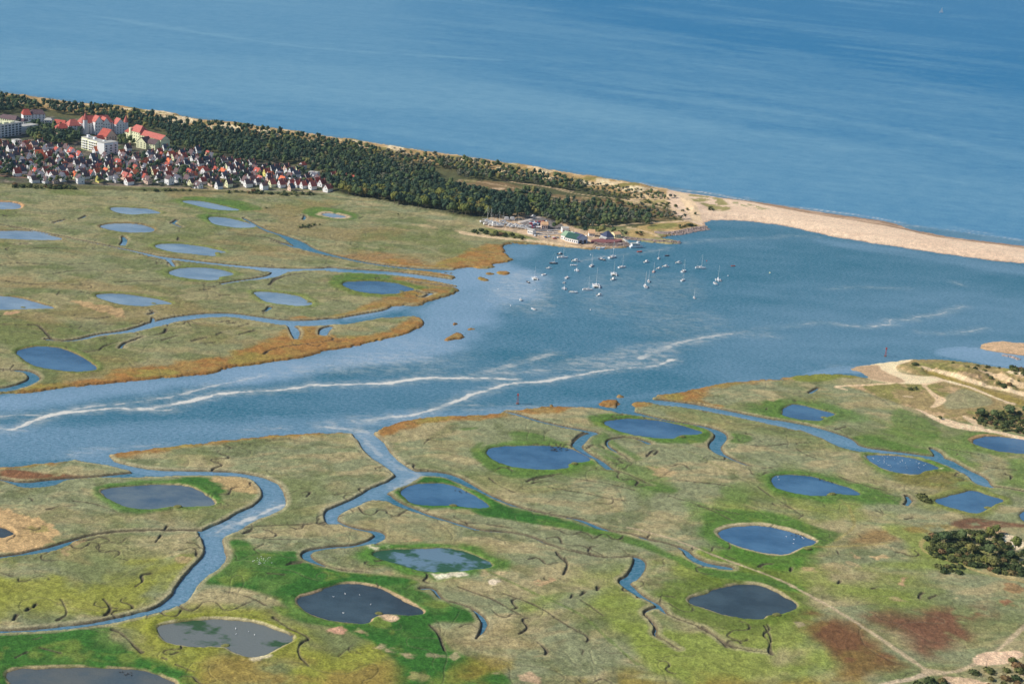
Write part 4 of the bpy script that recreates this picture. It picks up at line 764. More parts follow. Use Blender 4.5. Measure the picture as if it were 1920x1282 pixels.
# the country this side of the surveyed sheet
bx, by_ = px_to_world(np.linspace(-478, 2392, 34), np.full(34, 1385.0))
bm = bmesh.new()
bm.faces.new([bm.verts.new(p_) for p_ in [(-2600, -2500, .5), (2600, -2500, .5), (2600, float(by_[-1]) + 250, .5)] + [(float(a), float(b), .5) for a, b in zip(bx[::-1], by_[::-1])]])
me2 = bpy.data.meshes.new("meadow"); bm.to_mesh(me2); bm.free()
t = NT("meadow ground")
g_ = t.n("ShaderNodeNewGeometry").outputs["Position"]
c_ = t.mix(t.ramp(t.noise(.012, 5, g_, .6), .45, .62), c4(alb(*GREY)), c4(alb(*OLIVE)))
c_ = t.mix(t.ramp(t.noise(.05, 5, g_, .65), .5, .68), c_, c4(alb(*TAN)))
t.put(t.p.inputs["Base Color"], t.n("ShaderNodeVectorMath", {0: c_, 3: t.ramp(t.noise(1.1, 4, g_, .65), .32, .68, .75, 1.25)}, operation='SCALE').outputs[0])
t.p.inputs["Roughness"].default_value = .9
me2.materials.append(t.m)
o = link("meadow", me2); o["kind"] = "structure"
# the open sea beyond the surveyed sheet
bm = bmesh.new()
vs_ = [bm.verts.new((math.cos(a) * 30000, math.sin(a) * 30000, -.5)) for a in np.linspace(0, 2 * math.pi, 64, endpoint=False)]
bm.faces.new(vs_)
me = bpy.data.meshes.new("open_sea"); bm.to_mesh(me); bm.free()
me.materials.append(water_mat("open sea water", False, p=.22))
o = link("open_sea", me); o["kind"] = "structure"

# ponds: each its own sheet of still water
ALGAE = {"p18": (.55, (52, 84, 46), (112, 116, 132)), "p20": (.62, (44, 84, 52), (96, 128, 146)), "p15": (.0, (62, 88, 128), (96, 108, 140)), "p17": (.0, (70, 80, 108), (98, 100, 118))}
def pond_mat(name, c1, c2, size, lo, hi, rough=.16):
    t = NT(name)
    geo = t.n("ShaderNodeNewGeometry").outputs["Position"]
    n = t.noise(size, 4, geo, .6, ((1, 1.3, 1), (0, 0, .3)))
    w = t.noise(.9, 3, geo, .6, ((1, 2, 1), (0, 0, .3)))
    f = t.math('ADD', t.ramp(n, lo, hi), t.math('MULTIPLY', t.math('SUBTRACT', w, .5), .35), clamp=True)  # wind ripple sheen, and weed in some ponds, put into the colour
    t.put(t.p.inputs["Base Color"], t.mix(f, c4(alb(*c1)), c4(alb(*c2))))
    t.p.inputs["Roughness"].default_value = rough
    t.p.inputs["IOR"].default_value = 1.33
    t.p.inputs["Specular IOR Level"].default_value = .4
    t.bump(w, .5, .5)
    return t.m
PM = dict(blue=pond_mat("blue pond water", (44, 84, 118), (72, 112, 144), .03, .3, .7), far=pond_mat("pale pond water", (98, 126, 150), (132, 154, 172), .03, .3, .7), dark=pond_mat("dark pond water", (42, 58, 68), (62, 80, 90), .04, .3, .7),  # far: sky reflection on distant ponds put into a paler colour
          p18=pond_mat("weedy pond water", (48, 78, 44), (104, 110, 108), .035, .40, .50), p20=pond_mat("algae pond water", (40, 80, 54), (96, 122, 140), .04, .46, .56), p15=pond_mat("shallow pond water", (62, 86, 108), (98, 112, 120), .03, .35, .65), p17=pond_mat("muddy pond water", (70, 84, 92), (92, 96, 94), .03, .35, .65))
for k, P in PONDS.items():
    x, y = px_to_world(P[:, 0], P[:, 1], .45)
    cx, cy = x.mean(), y.mean()
    s_ = 1 + 2.0 / np.hypot(x - cx, y - cy)
    bm = bmesh.new()
    f = bm.faces.new([bm.verts.new(((a - cx) * q, (b - cy) * q, 0)) for a, b, q in zip(x, y, s_)])
    bmesh.ops.triangulate(bm, faces=[f], ngon_method='EAR_CLIP')
    if True:
        bmesh.ops.recalc_face_normals(bm, faces=bm.faces)
        if sum(ff.normal.z for ff in bm.faces) < 0:
            bmesh.ops.reverse_faces(bm, faces=bm.faces)
    me = bpy.data.meshes.new("pond"); bm.to_mesh(me); bm.free()
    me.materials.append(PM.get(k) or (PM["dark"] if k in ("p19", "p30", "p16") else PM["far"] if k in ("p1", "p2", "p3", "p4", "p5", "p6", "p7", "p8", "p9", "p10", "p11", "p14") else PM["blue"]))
    o = link("pond", me)
    o.location = (cx, cy, .45)
    o["kind"] = "structure"
# ------------------------------------------------------------------ mesh builder for objects
class MB:
    def __init__(s):
        s.v, s.f, s.m = [], [], []
    def add(s, verts, faces, mat=0):
        b = len(s.v)
        s.v += [tuple(v) for v in verts]
        s.f += [tuple(b + i for i in f) for f in faces]
        s.m += [mat] * len(faces)
        return s
    def box(s, x0, x1, y0, y1, z0, z1, mat=0):
        v = [(x, y, z) for z in (z0, z1) for x, y in ((x0, y0), (x1, y0), (x1, y1), (x0, y1))]
        return s.add(v, [(3, 2, 1, 0), (4, 5, 6, 7), (0, 1, 5, 4), (1, 2, 6, 5), (2, 3, 7, 6), (3, 0, 4, 7)], mat)
    def prism(s, poly, a0, a1, axis='y', mat=0):
        """outline in the plane across the axis, extruded from a0 to a1"""
        def P(p, a):
            return (p[0], a, p[1]) if axis == 'y' else (a, p[0], p[1]) if axis == 'x' else (p[0], p[1], a)
        n = len(poly)
        v = [P(p, a0) for p in poly] + [P(p, a1) for p in poly]
        f = [tuple(range(n)), tuple(range(2 * n - 1, n - 1, -1))] + [(i, (i + 1) % n, n + (i + 1) % n, n + i)[::-1] for i in range(n)]
        return s.add(v, f, mat)
    def rod(s, a, b, r0, r1=None, n=6, mat=0):
        a, b = Vector(a), Vector(b)
        r1 = r0 if r1 is None else r1
        q = (b - a).to_track_quat('Z', 'Y')
        v = []
        for c, r in ((a, r0), (b, r1)):
            v += [c + q @ Vector((r * math.cos(t), r * math.sin(t), 0)) for t in np.linspace(0, 2 * math.pi, n, endpoint=False)]
        f = [tuple(range(n))[::-1], tuple(range(n, 2 * n))] + [(i, (i + 1) % n, n + (i + 1) % n, n + i) for i in range(n)]
        return s.add(v, f, mat)
    def loft(s, rings, mat=0, cap=True):
        n = len(rings[0])
        v = [p for r in rings for p in r]
        f = []
        for k in range(len(rings) - 1):
            for i in range(n):
                j = (i + 1) % n
                f.append((k * n + i, k * n + j, (k + 1) * n + j, (k + 1) * n + i))
        if cap:
            f += [tuple(range(n))[::-1], tuple(range((len(rings) - 1) * n, len(rings) * n))]
        return s.add(v, f, mat)
    def build(s, name, mats, parent=None, smooth=False):
        me = bpy.data.meshes.new(name)
        me.from_pydata(s.v, [], s.f)
        for m in (mats if isinstance(mats, (list, tuple)) else [mats]):
            me.materials.append(m)
        me.polygons.foreach_set('material_index', s.m)
        bm = bmesh.new(); bm.from_mesh(me)
        bmesh.ops.recalc_face_normals(bm, faces=bm.faces)
        bm.to_mesh(me); bm.free()
        if smooth:
            me.polygons.foreach_set('use_smooth', [True] * len(me.polygons))
        me.update()
        return link(name, me, parent)

def tag(o, label=None, cat=None, group=None, kind=None):
    for k, v in (("label", label), ("category", cat), ("group", group), ("kind", kind)):
        if v:
            o[k] = v
    return o
def empty(name, loc=(0, 0, 0), rz=0.0):
    o = bpy.data.objects.new(name, None)
    COL.objects.link(o)
    o.location = loc
    o.rotation_euler = (0, 0, rz)
    return o
KIDS = {}
def copy_tree(o, loc, rz, scale=1.0, label=None, group=None):
    if o.name not in KIDS:
        def kids(q):
            return [(c, kids(c)) for c in bpy.data.objects if c.parent is q]
        KIDS[o.name] = kids(o)
    used = o.get("_used")
    if not used:
        o["_used"] = 1
        c = o
    else:
        c = o.copy(); COL.objects.link(c)
        def rec(ks, par):
            for k, sub in ks:
                d = k.copy(); COL.objects.link(d); d.parent = par
                rec(sub, d)
        rec(KIDS[o.name], c)
    c.location = loc
    c.rotation_euler = (0, 0, rz)
    c.scale = (scale,) * 3 if not isinstance(scale, tuple) else scale
    if label: c["label"] = label
    if group: c["group"] = group
    return c

MAT = {}
def mt(key, rgb, **kw):
    if key not in MAT:
        MAT[key] = simple(key, rgb, **kw)
    return MAT[key]

# ------------------------------------------------------------------ trees
def leaf_mat(name, cols, var=.25):
    t = NT(name)
    tint = t.attr("tint", 2)
    rnd = t.n("ShaderNodeObjectInfo").outputs["Random"]
    f = t.math('FRACT', t.math('ADD', tint, t.math('MULTIPLY', rnd, 7.31)))
    geo = t.n("ShaderNodeNewGeometry").outputs["Position"]
    n = t.noise(.5, 4, geo, .7)
    n2 = t.noise(.03, 3, geo, .6)
    c = t.mix(t.ramp(t.math('ADD', f, t.math('MULTIPLY', t.math('SUBTRACT', n2, .5), .8)), .3, .7), c4(alb(*cols[0])), c4(alb(*cols[1])))
    c = t.mix(t.ramp(f, .86, .97), c, c4(alb(*cols[2])))
    c = t.n("ShaderNodeVectorMath", {0: c, 3: t.ramp(n, .3, .7, 1 - var, 1 + var)}, operation='SCALE').outputs[0]
    t.put(t.p.inputs["Base Color"], c)
    t.p.inputs["Roughness"].default_value = .8
    t.p.inputs["Specular IOR Level"].default_value = .12
    t.bump(n, .6, .5)
    return t.m
LEAF = dict(pine=leaf_mat("pine foliage", [(46, 64, 52), (58, 76, 58), (76, 84, 60)]), oak=leaf_mat("broadleaf foliage", [(66, 82, 52), (84, 96, 60), (110, 106, 60)]),
            grey=leaf_mat("grey green foliage", [(80, 86, 72), (98, 98, 80), (108, 100, 74)]), shrub=leaf_mat("shrub foliage", [(62, 74, 44), (92, 96, 56), (112, 90, 62)]), yellow=leaf_mat("yellowing foliage", [(92, 100, 52), (104, 106, 54), (122, 102, 60)]))
BARK = mt("bark", (104, 92, 80), rough=.95)

def ico(sub):
    bm = bmesh.new()
    bmesh.ops.create_icosphere(bm, subdivisions=sub, radius=1)
    v = np.array([x.co[:] for x in bm.verts]); f = np.array([[y.index for y in x.verts] for x in bm.faces])
    bm.free()
    return v, f
ICO1 = ico(1)
def crown_arrays(seed, lumps=8, leaves=70, w=4.2, h=3.6, z0=5.2, round_=.6):
    """tree crown: uneven lumps of foliage with loose leaf clumps round them"""
    r = np.random.default_rng(seed)
    V, F, b = [], [], 0
    for k in range(lumps):
        a, e = r.uniform(0, 6.28), r.uniform(-.5, 1)
        rad = .58 * math.sqrt(max(0, 1 - .8 * e * e)) * r.uniform(.5, 1.1) if k else 0
        c = np.array([math.cos(a) * rad * w, math.sin(a) * rad * w, z0 + e * h * .62 if k else z0 + .1 * h])
        s = r.uniform(.36, .56) * np.array([w, w, h * r.uniform(.8, 1.1)]) * (1.25 if k == 0 else 1)
        v = ICO1[0] * (1 + .28 * (r.random((len(ICO1[0]), 1)) - .5)) * s + c
        V.append(v); F.append(ICO1[1] + b); b += len(v)
    for k in range(leaves):
        d = r.normal(size=3); d /= np.linalg.norm(d); d[2] = abs(d[2]) if r.random() < .75 else d[2]
        c = d * np.array([w, w, h]) * r.uniform(.78, 1.12) + np.array([0, 0, z0])
        s = r.uniform(.35, .8)
        u = r.normal(size=3); u /= np.linalg.norm(u); q = np.cross(u, d); q /= np.linalg.norm(q) + 1e-6
        v = np.array([c + u * s, c + q * s, c - u * s * .8, c - q * s * .9])
        V.append(v); F.append(np.array([[b, b + 1, b + 2], [b, b + 2, b + 3]])); b += 4
    return np.concatenate(V), np.concatenate(F)
def tri_mesh(name, V, F, mat, tint=None):
    me = bpy.data.meshes.new(name)
    me.vertices.add(len(V)); me.vertices.foreach_set('co', V.astype(np.float32).ravel())
    me.loops.add(F.size); me.loops.foreach_set('vertex_index', F.astype(np.int32).ravel())
    me.polygons.add(len(F)); me.polygons.foreach_set('loop_start', np.arange(0, F.size, 3, dtype=np.int32))
    if tint is not None:
        add_float(me, "tint", tint)
    for m in (mat if isinstance(mat, list) else [mat]):
        me.materials.append(m)
    me.update()
    return me
TREES = {}
SPEC = dict(pine=("tree", [(3.3, 4.2, 6.0, 9), (3.6, 3.6, 6.6, 8), (3.0, 4.6, 6.2, 9)]), oak=("tree", [(4.4, 3.6, 5.2, 9), (4.0, 4.0, 5.4, 9), (4.8, 3.4, 4.8, 10)]), grey=("tree", [(4.2, 3.0, 4.4, 8), (3.8, 2.8, 4.0, 8)]), yellow=("tree", [(3.8, 4.2, 6.0, 9), (4.2, 3.8, 5.4, 9)]),
            shrub=("bush", [(2.6, 1.5, 1.1, 7), (3.2, 1.3, .9, 8), (2.2, 1.7, 1.2, 6)]))
KINDNAME = dict(pine="dark green pine", oak="olive green broadleaf tree", grey="grey green round-topped tree", yellow="tree turning yellow", shrub="olive green bush")
for kind, (nm, shapes) in SPEC.items():
    TREES[kind] = []
    for i, (w, h, z0, l) in enumerate(shapes):
        root = empty("tree" if nm == "tree" else "bush")
        V, F = crown_arrays(i * 7 + len(kind), l, 110, w, h, z0)
        link("crown", tri_mesh("crown", V, F, LEAF[kind]), root)
        if nm == "tree":
            b = MB().rod((0, 0, -.8), (.1, 0, z0 * .6), .32, .2).rod((.1, 0, z0 * .55), (.9, .4, z0), .16, .07).rod((.1, 0, z0 * .5), (-.8, -.3, z0), .15, .06)
        else:
            b = MB().rod((0, 0, -.6), (0, 0, z0 * .8), .14, .07).rod((0, 0, .1), (.7, .2, z0), .08, .04)
        b.build("trunk" if nm == "tree" else "stem", BARK, root)
        root["category"] = nm
        TREES[kind].append(root)
FAR = {k: [crown_arrays(50 + i * 3 + len(k), 5, 26, w * 1.03, h * 1.03, z0) for i, (w, h, z0, l) in enumerate(v[1])] for k, v in SPEC.items()}

def inpoly(P, x, y):
    c = False
    j = len(P) - 1
    for i in range(len(P)):
        if (P[i][1] > y) != (P[j][1] > y) and x < (P[j][0] - P[i][0]) * (y - P[i][1]) / (P[j][1] - P[i][1] + 1e-12) + P[i][0]:
            c = not c
        j = i
    return c
class Hash:
    def __init__(s, cell=6.0):
        s.c, s.d = cell, {}
    def near(s, x, y, r):
        n = int(math.ceil(r / s.c)); a, b = int(x // s.c), int(y // s.c)
        return any((p[0] - x) ** 2 + (p[1] - y) ** 2 < (r + p[2]) ** 2 if p[2] else (p[0] - x) ** 2 + (p[1] - y) ** 2 < r * r for i in range(a - n - 1, a + n + 2) for j in range(b - n - 1, b + n + 2) for p in s.d.get((i, j), ()))
    def put(s, x, y, rad=0.0):
        s.d.setdefault((int(x // s.c), int(y // s.c)), []).append((x, y, rad))
def scatter(poly, spacing, rnd, H=None, tries=22, keep=1.0):
    """points in a ground outline (photo pixels), at least spacing metres apart"""
    P = pts(poly)
    wx, wy = px_to_world(P[:, 0], P[:, 1], 2.0)
    Q = list(zip(wx, wy))
    area = .5 * abs(sum(Q[i][0] * Q[i - 1][1] - Q[i - 1][0] * Q[i][1] for i in range(len(Q))))
    n = int(area / (spacing * spacing) * 1.3 * 2.2)
    H = H or Hash()
    out = []
    for _ in range(n):
        x, y = rnd.uniform(min(wx), max(wx)), rnd.uniform(min(wy), max(wy))
        if rnd.random() > keep or not inpoly(Q, x, y) or H.near(x, y, spacing * rnd.uniform(.75, 1.1)):
            continue
        H.put(x, y)
        out.append((x, y))
    return out

BUILT = Hash(10)      # footprints of buildings

# ------------------------------------------------------------------ town houses
WALLS = dict(white=mt("white render", (236, 232, 224), rough=.85, var=.06), cream=mt("cream render", (238, 222, 178), rough=.85, var=.06), pink=mt("pink render", (214, 186, 168), rough=.85, var=.06), yellow=mt("yellow render", (240, 206, 120), rough=.85, var=.06))
ROOFS = dict(brown=mt("brown tiles", (96, 78, 80), var=.3), slate=mt("slate", (84, 86, 98), var=.25), red=mt("red tiles", (164, 80, 68), var=.25), orange=mt("orange tiles", (206, 108, 70), var=.15), rose=mt("rose tiles", (172, 98, 88), var=.2), grey=mt("flat roof felt", (170, 168, 162), var=.1))
PANE = mt("window glass", (46, 54, 66), rough=.25, var=.1, spec=.5)
BRICK = mt("chimney brick", (150, 100, 84), var=.2)
def house_proto(wall, roof, shape):
    W, L, h, rh, dorm = [(6.8, 8.6, 3.7, 4.6, 1), (6.4, 7.6, 3.8, 5.2, 0), (7.2, 9.8, 3.7, 4.2, 1), (8.0, 8.0, 6.0, 3.6, 0)][shape]
    root = empty("house")
    root["category"] = "house"
    # gables face -Y and +Y
    wm = MB().prism([(-W / 2, -.8), (W / 2, -.8), (W / 2, h), (0, h + rh), (-W / 2, h)], -L / 2, L / 2)
    if shape == 2:
        wm.box(-W / 2 - 2.6, -W / 2 + .2, -L / 4, L / 3, -.8, 2.5)
    wm.build("wall", WALLS[wall], root)
    e, th = .35, .22
    sl = rh / (W / 2)
    r = MB()
    for s_ in (-1, 1):
        p = [(0, h + rh + .06), (s_ * (W / 2 + e), h - e * sl + .06), (s_ * (W / 2 + e), h - e * sl + th + .06), (0, h + rh + th + .1)]
        r.prism(p, -L / 2 - .3, L / 2 + .3)
    if shape == 2:
        r.prism([(-W / 2 - 2.9, 2.45), (-W / 2 + .1, 2.95), (-W / 2 + .1, 3.15), (-W / 2 - 2.9, 2.65)], -L / 4 - .2, L / 3 + .2)
    rf = r.build("roof", ROOFS[roof], root)
    MB().box(W * .12, W * .12 + .7, L * .25, L * .25 + .9, h + rh * .5, h + rh + 1.1).build("chimney", BRICK, rf)
    if dorm:
        MB().prism([(-1.0, h + .5), (1.0, h + .5), (1.0, h + 1.9), (0, h + 2.9), (-1.0, h + 1.9)], 0, W / 2 - .4, axis='x').build("dormer", WALLS[wall], rf)
        for v in rf.children:
            if v.name.startswith("dormer"):
                v.rotation_euler = (0, 0, math.pi); v.location = (-.2, 0, 0)
    for z, x in ((1.2, 1.3), (h + .6, 0)):
        MB().box(x - .55, x + .55, -L / 2 - .05, -L / 2 + .1, z, z + 1.3).build("window", PANE, root)
    MB().box(-W / 2 - .05, -W / 2 + .1, -L / 3, -L / 3 + 1.2, .9, 2.2).build("window", PANE, root)
    return root
PROTO = {}
LMK = [((30, 262), "below the flat slab"), ((95, 275), "below the park trees"), ((190, 300), "below the stepped flats"), ((275, 295), "below the long cream building"), ((345, 300), "at the wood edge"), ((60, 330), "near the left hedge"), ((150, 335), "by the middle of the left hedge"), ((230, 335), "above the long far pond"),
       ((310, 340), "by the dark pine clump"), ((380, 335), "above the twin ponds"), ((440, 325), "in the right half of town"), ((500, 330), "by the rose-roofed terrace"), ((560, 335), "near the terrace's right end"), ((640, 340), "under the tall trees")]
def area_of(px, py):
    return min(LMK, key=lambda l: (l[0][0] - px) ** 2 + 3 * (l[0][1] - py) ** 2)[1]
def house(px, py, wall, roof, shape, rz, z=None):
    x, y, z = spot(px, py)
    if BUILT.near(x, y, 3.2):
        return None
    k = (wall, roof, shape)
    if k not in PROTO:
        PROTO[k] = house_proto(*k)
    a = area_of(px, py)
    form = ["dormer cottage", "gabled cottage", "lean-to cottage", "tall house"][shape]
    lab = f"{wall} {roof}-roofed {form} {a}"
    BUILT.put(x, y, 3.6)
    return copy_tree(PROTO[k], (x, y, z), rz, hr.uniform(.82, 1.0), lab, "houses " + a)
hr = random.Random(3)
TH = math.radians(-43)
HS = """T1 205,460,w,orange,0 215,500,w,orange,1 290,535,w,orange,2 310,560,w,orange,0 540,515,w,red,2 725,510,w,orange,0 482,628,w,orange,1 795,668,w,orange,0 915,528,w,orange,0 980,715,p,red,2 940,705,p,rose,0 1080,695,w,red,0 1165,690,c,orange,1 220,605,w,orange,0 265,672,w,red,0 345,662,w,red,0 155,645,w,brown,2
 1270,738,w,brown,3 890,605,w,red,2 80,495,w,brown,0 122,528,w,slate,1 370,550,w,red,1 540,565,w,brown,1 665,608,w,brown,1 808,628,w,brown,1 735,612,w,slate,0 820,575,w,brown,1 1130,535,w,brown,1 1020,582,w,brown,3 1140,582,w,brown,3 1222,645,w,slate,0 1280,642,w,brown,1 1360,655,w,slate,0 1400,606,w,slate,1 1570,620,w,slate,1 1560,538,c,red,0 1480,508,w,slate,1
 1690,696,w,slate,2 1715,755,c,brown,1 1640,765,w,slate,1 1440,748,c,brown,0 1520,738,w,red,0 1880,662,w,slate,0 1900,726,w,brown,2 600,725,w,brown,3 780,698,w,brown,1 870,722,w,slate,0 340,732,w,brown,0 1590,606,w,brown,1 745,722,y,brown,1 960,490,w,brown,1 1240,490,w,slate,1 1435,520,w,brown,0 500,640,w,slate,0 45,480,p,brown,0 190,470,w,red,1
 T2 510,468,w,red,3 285,492,w,slate,1 322,480,w,brown,1 240,520,y,red,1 115,500,w,slate,1 15,508,w,brown,1 430,512,w,slate,1 400,500,w,red,0 340,552,w,brown,1 190,570,w,rose,2 100,598,w,brown,0 280,600,c,rose,1 303,602,w,rose,1 326,604,c,rose,1 349,604,w,rose,1 370,600,w,rose,1 425,598,w,rose,1 448,600,w,rose,1 470,603,w,rose,1 492,606,w,rose,1 515,610,w,rose,1 538,612,w,rose,1 560,614,w,rose,1 582,616,w,rose,1
 740,540,w,red,1 820,556,w,red,1 880,556,p,red,2 620,570,w,brown,0 655,598,w,red,0 700,630,w,rose,2 600,545,w,slate,0 80,450,w,brown,0 60,560,w,brown,0 200,500,c,brown,1"""
WN = dict(w="white", c="cream", p="pink", y="yellow")
cr = None
for tok in HS.split():
    if ',' not in tok:
        cr = CROPS[tok]
        continue
    a = tok.split(',')
    px, py = cr[0] + float(a[0]) / cr[2], cr[1] + float(a[1]) / cr[2]
    row = tok.endswith("rose,1")
    house(px, py, WN[a[2]], a[3], int(a[4]), TH if row else TH + hr.uniform(-.2, .2) + (0 if a[4] == '1' or hr.random() < .6 else math.pi / 2))

# ------------------------------------------------------------------ large town buildings
def facing(p0, p1, z=3.0):
    """origin, turn and length of a facade seen from left (p0) to right (p1) in the photo"""
    x, y = px_to_world(np.array([p0[0], p1[0]]), np.array([p0[1], p1[1]]), z)
    return (x[0], y[0]), math.atan2(y[1] - y[0], x[1] - x[0]), math.hypot(x[1] - x[0], y[1] - y[0])
def gable_block(root, L, D, h, rh, wall, roof, x0=0.0, y0=0.0, win=(4, 3), hip=0.0, axis='x', cross=()):
    """a wing: wall, roof and a window for each opening; the facade lies along +X at y0"""
    if axis == 'x':
        MB().prism([(y0, -1), (y0 + D, -1), (y0 + D, h), (y0 + D / 2, h + (rh if not hip else 0.02)), (y0, h)], x0, x0 + L, axis='x').build("wall", wall, root)
        e = .5
        v = [(x0 - e, y0 - e, h - .1), (x0 + L + e, y0 - e, h - .1), (x0 + L + e, y0 + D + e, h - .1), (x0 - e, y0 + D + e, h - .1), (x0 - e + hip, y0 + D / 2, h + rh + .25), (x0 + L + e - hip, y0 + D / 2, h + rh + .25)]
        o = 0.3
        vv = v + [(a, b, c + o) for a, b, c in v[:4]]
        rf = MB().add(vv, [(6, 7, 5, 4), (8, 9, 4, 5), (0, 1, 7, 6), (2, 3, 9, 8)] + ([(7, 8, 5), (9, 6, 4), (1, 2, 8, 7), (3, 0, 6, 9)] if hip else []) + [(0, 3, 2, 1)]).build("roof", roof, root)
    else:
        MB().prism([(x0, -1), (x0 + L, -1), (x0 + L, h), (x0 + L / 2, h + rh), (x0, h)], y0, y0 + D).build("wall", wall, root)
        r, sl = MB(), rh / (L / 2)
        for s_ in (-1, 1):
            c = x0 + L / 2
            r.prism([(c, h + rh + .05), (c + s_ * (L / 2 + .5), h - .5 * sl + .05), (c + s_ * (L / 2 + .5), h - .5 * sl + .35), (c, h + rh + .4)], y0 - .3, y0 + D + .3)
        rf = r.build("roof", roof, root)
    nx, nz = win
    for i in range(nx):
        for j in range(nz):
            cx, cz = x0 + L * (i + .5) / nx, .9 + j * h / nz
            MB().box(cx - .55, cx + .55, y0 - .06, y0 + .1, cz, cz + 1.5).build("window", PANE, root)
    return rf
def put(root, px, py, rz):
    x, y, z = spot(px, py)
    root.location = (x, y, z); root.rotation_euler = (0, 0, rz)
    return root
def block_at(label, cat, p0, p1, name="apartment_building"):
    (x, y), rz, L = facing(p0, p1)
    z = spot(*p0)[2]
    r = empty(name, (x, y, min(z, 4)), rz)
    tag(r, label, cat)
    for t_ in np.linspace(0, 1, max(3, int(L / 6))):
        for d in (4, 11):
            BUILT.put(x + math.cos(rz) * L * t_ - math.sin(rz) * d, y + math.sin(rz) * L * t_ + math.cos(rz) * d, 8)
    return r, L
def VP(x, y): return (120 + x / 9.143, 200 + y / 9.143)
def UP(x, y): return (x / 10.667, 190 + y / 10.667)
cream, white, rose, red = WALLS["cream"], WALLS["white"], ROOFS["rose"], ROOFS["red"]
# long cream building with a plain red roof
b, L = block_at("long cream apartment building with a rose tiled roof, nearest the big wood", "building", VP(1150, 600), VP(1660, 735))
gable_block(b, L, 13, 11.5, 5, cream, rose, win=(12, 4))
gable_block(b, 20, 15, 14, 7, cream, rose, x0=-2, y0=-1, win=(5, 4), hip=4)
MB().box(-1.5, 1.5, -2.2, 0.5, -1, 17.5).build("stair_tower", cream, b)
gable_block(b, 11, 12, 10.5, 5.5, cream, red, x0=-14, y0=1, win=(3, 4), hip=4)
# great white and rose holiday residence with spires
b, L = block_at("great white residence with steep rose roofs, twin gables and pointed spires", "building", VP(330, 480), VP(880, 460), "holiday_residence")
gable_block(b, L * .98, 13, 13.5, 8, white, rose, x0=0, y0=5, win=(10, 5), hip=5)
for x0, w, h in ((14.5, 10, 16), (24, 10, 14), (42, 12, 12)):
    gable_block(b, w, 12, h, 6.5, white, rose, x0=x0, y0=-3, win=(3, 4), axis='y')
for x0, y0, h in ((3, 1, 18.5), (59, 6, 13)):
    t_ = MB().prism([(x0 + 3 * math.cos(a), y0 + 3 * math.sin(a)) for a in np.linspace(0, 2 * math.pi, 8, endpoint=False)], -1, h, axis='z').build("tower", white, b)
    MB().rod((x0, y0, h), (x0, y0, h + 9), 3.6, .05, 8).build("spire", rose, t_)
gable_block(b, 15, 14, 11, 7, white, rose, x0=-17, y0=2, win=(3, 4), hip=5)
gable_block(b, 14, 12, 8, 5.5, WALLS["pink"], red, x0=-31, y0=3, win=(3, 3), hip=5)
# cream house with big gable in front of the residence
b, L = block_at("peach gabled house with a red roof between the residence and the white flats", "building", VP(700, 640), VP(960, 610), "gabled_house")
gable_block(b, 17, 15, 8.5, 8, WALLS["pink"], red, x0=2, win=(4, 3), axis='y')
gable_block(b, 12, 9, 6, 4, WALLS["pink"], red, x0=-11, y0=2, win=(3, 2))
b, L = block_at("cream house with a hipped brown roof in front of the long cream building", "building", VP(1240, 700), VP(1480, 740), "gabled_house")
gable_block(b, 14, 14, 7, 6, cream, ROOFS["brown"], win=(3, 3), axis='y')
gable_block(b, 12, 12, 6.5, 5, cream, ROOFS["brown"], x0=13, y0=3, win=(3, 2))
# white stepped block of flats with balconies
b, L = block_at("long white stepped block of flats with balconies and a flat roof", "building", VP(300, 720), VP(720, 830), "apartment_block")
for k, (x0, x1, h) in enumerate(((0, 12, 14), (12.02, 30, 13.2), (30.04, 42, 12.2))):
    w = MB().box(x0, x1, 0, 13, -1, h).build("wall", WALLS["cream"], b)
    MB().box(x0 - .2, x1 + .2 - (.25 if k < 2 else 0), -.2, 13.2, h + .003, h + .5).build("roof", ROOFS["grey"], b)
    MB().box(x0 + 3, x0 + 6, 5, 8, h + .51, h + 3).build("lift_housing", white, b)
    for fl in range(4):
        MB().box(x0 + 1, x1 - 1, -1.4, -.01, 2.6 + fl * 2.9, 3.5 + fl * 2.9).build("balcony", white, b)
        for xw in np.arange(x0 + 2, x1 - 1.5, 3.2):
            MB().box(xw, xw + 1.8, -.06, .1, .6 + fl * 2.9, 2.3 + fl * 2.9).build("window", PANE, b)
b, L = block_at("white block of flats with shaded balconies at the end of the stepped flats", "building", VP(690, 830), VP(930, 800), "apartment_block")
MB().box(0, 21, 0, 12, -1, 13.5).build("wall", white, b)
MB().box(-.2, 21.2, -.2, 12.2, 13.503, 14).build("roof", ROOFS["grey"], b)
for fl in range(4):
    for xb in (1, 8, 15):
        MB().box(xb, xb + 4.6, -1.3, -.01, 2.4 + fl * 2.9, 3.3 + fl * 2.9).build("balcony", white, b)
        MB().box(xb + 1, xb + 3.4, -.06, .1, .5 + fl * 2.9, 2.2 + fl * 2.9).build("window", PANE, b)
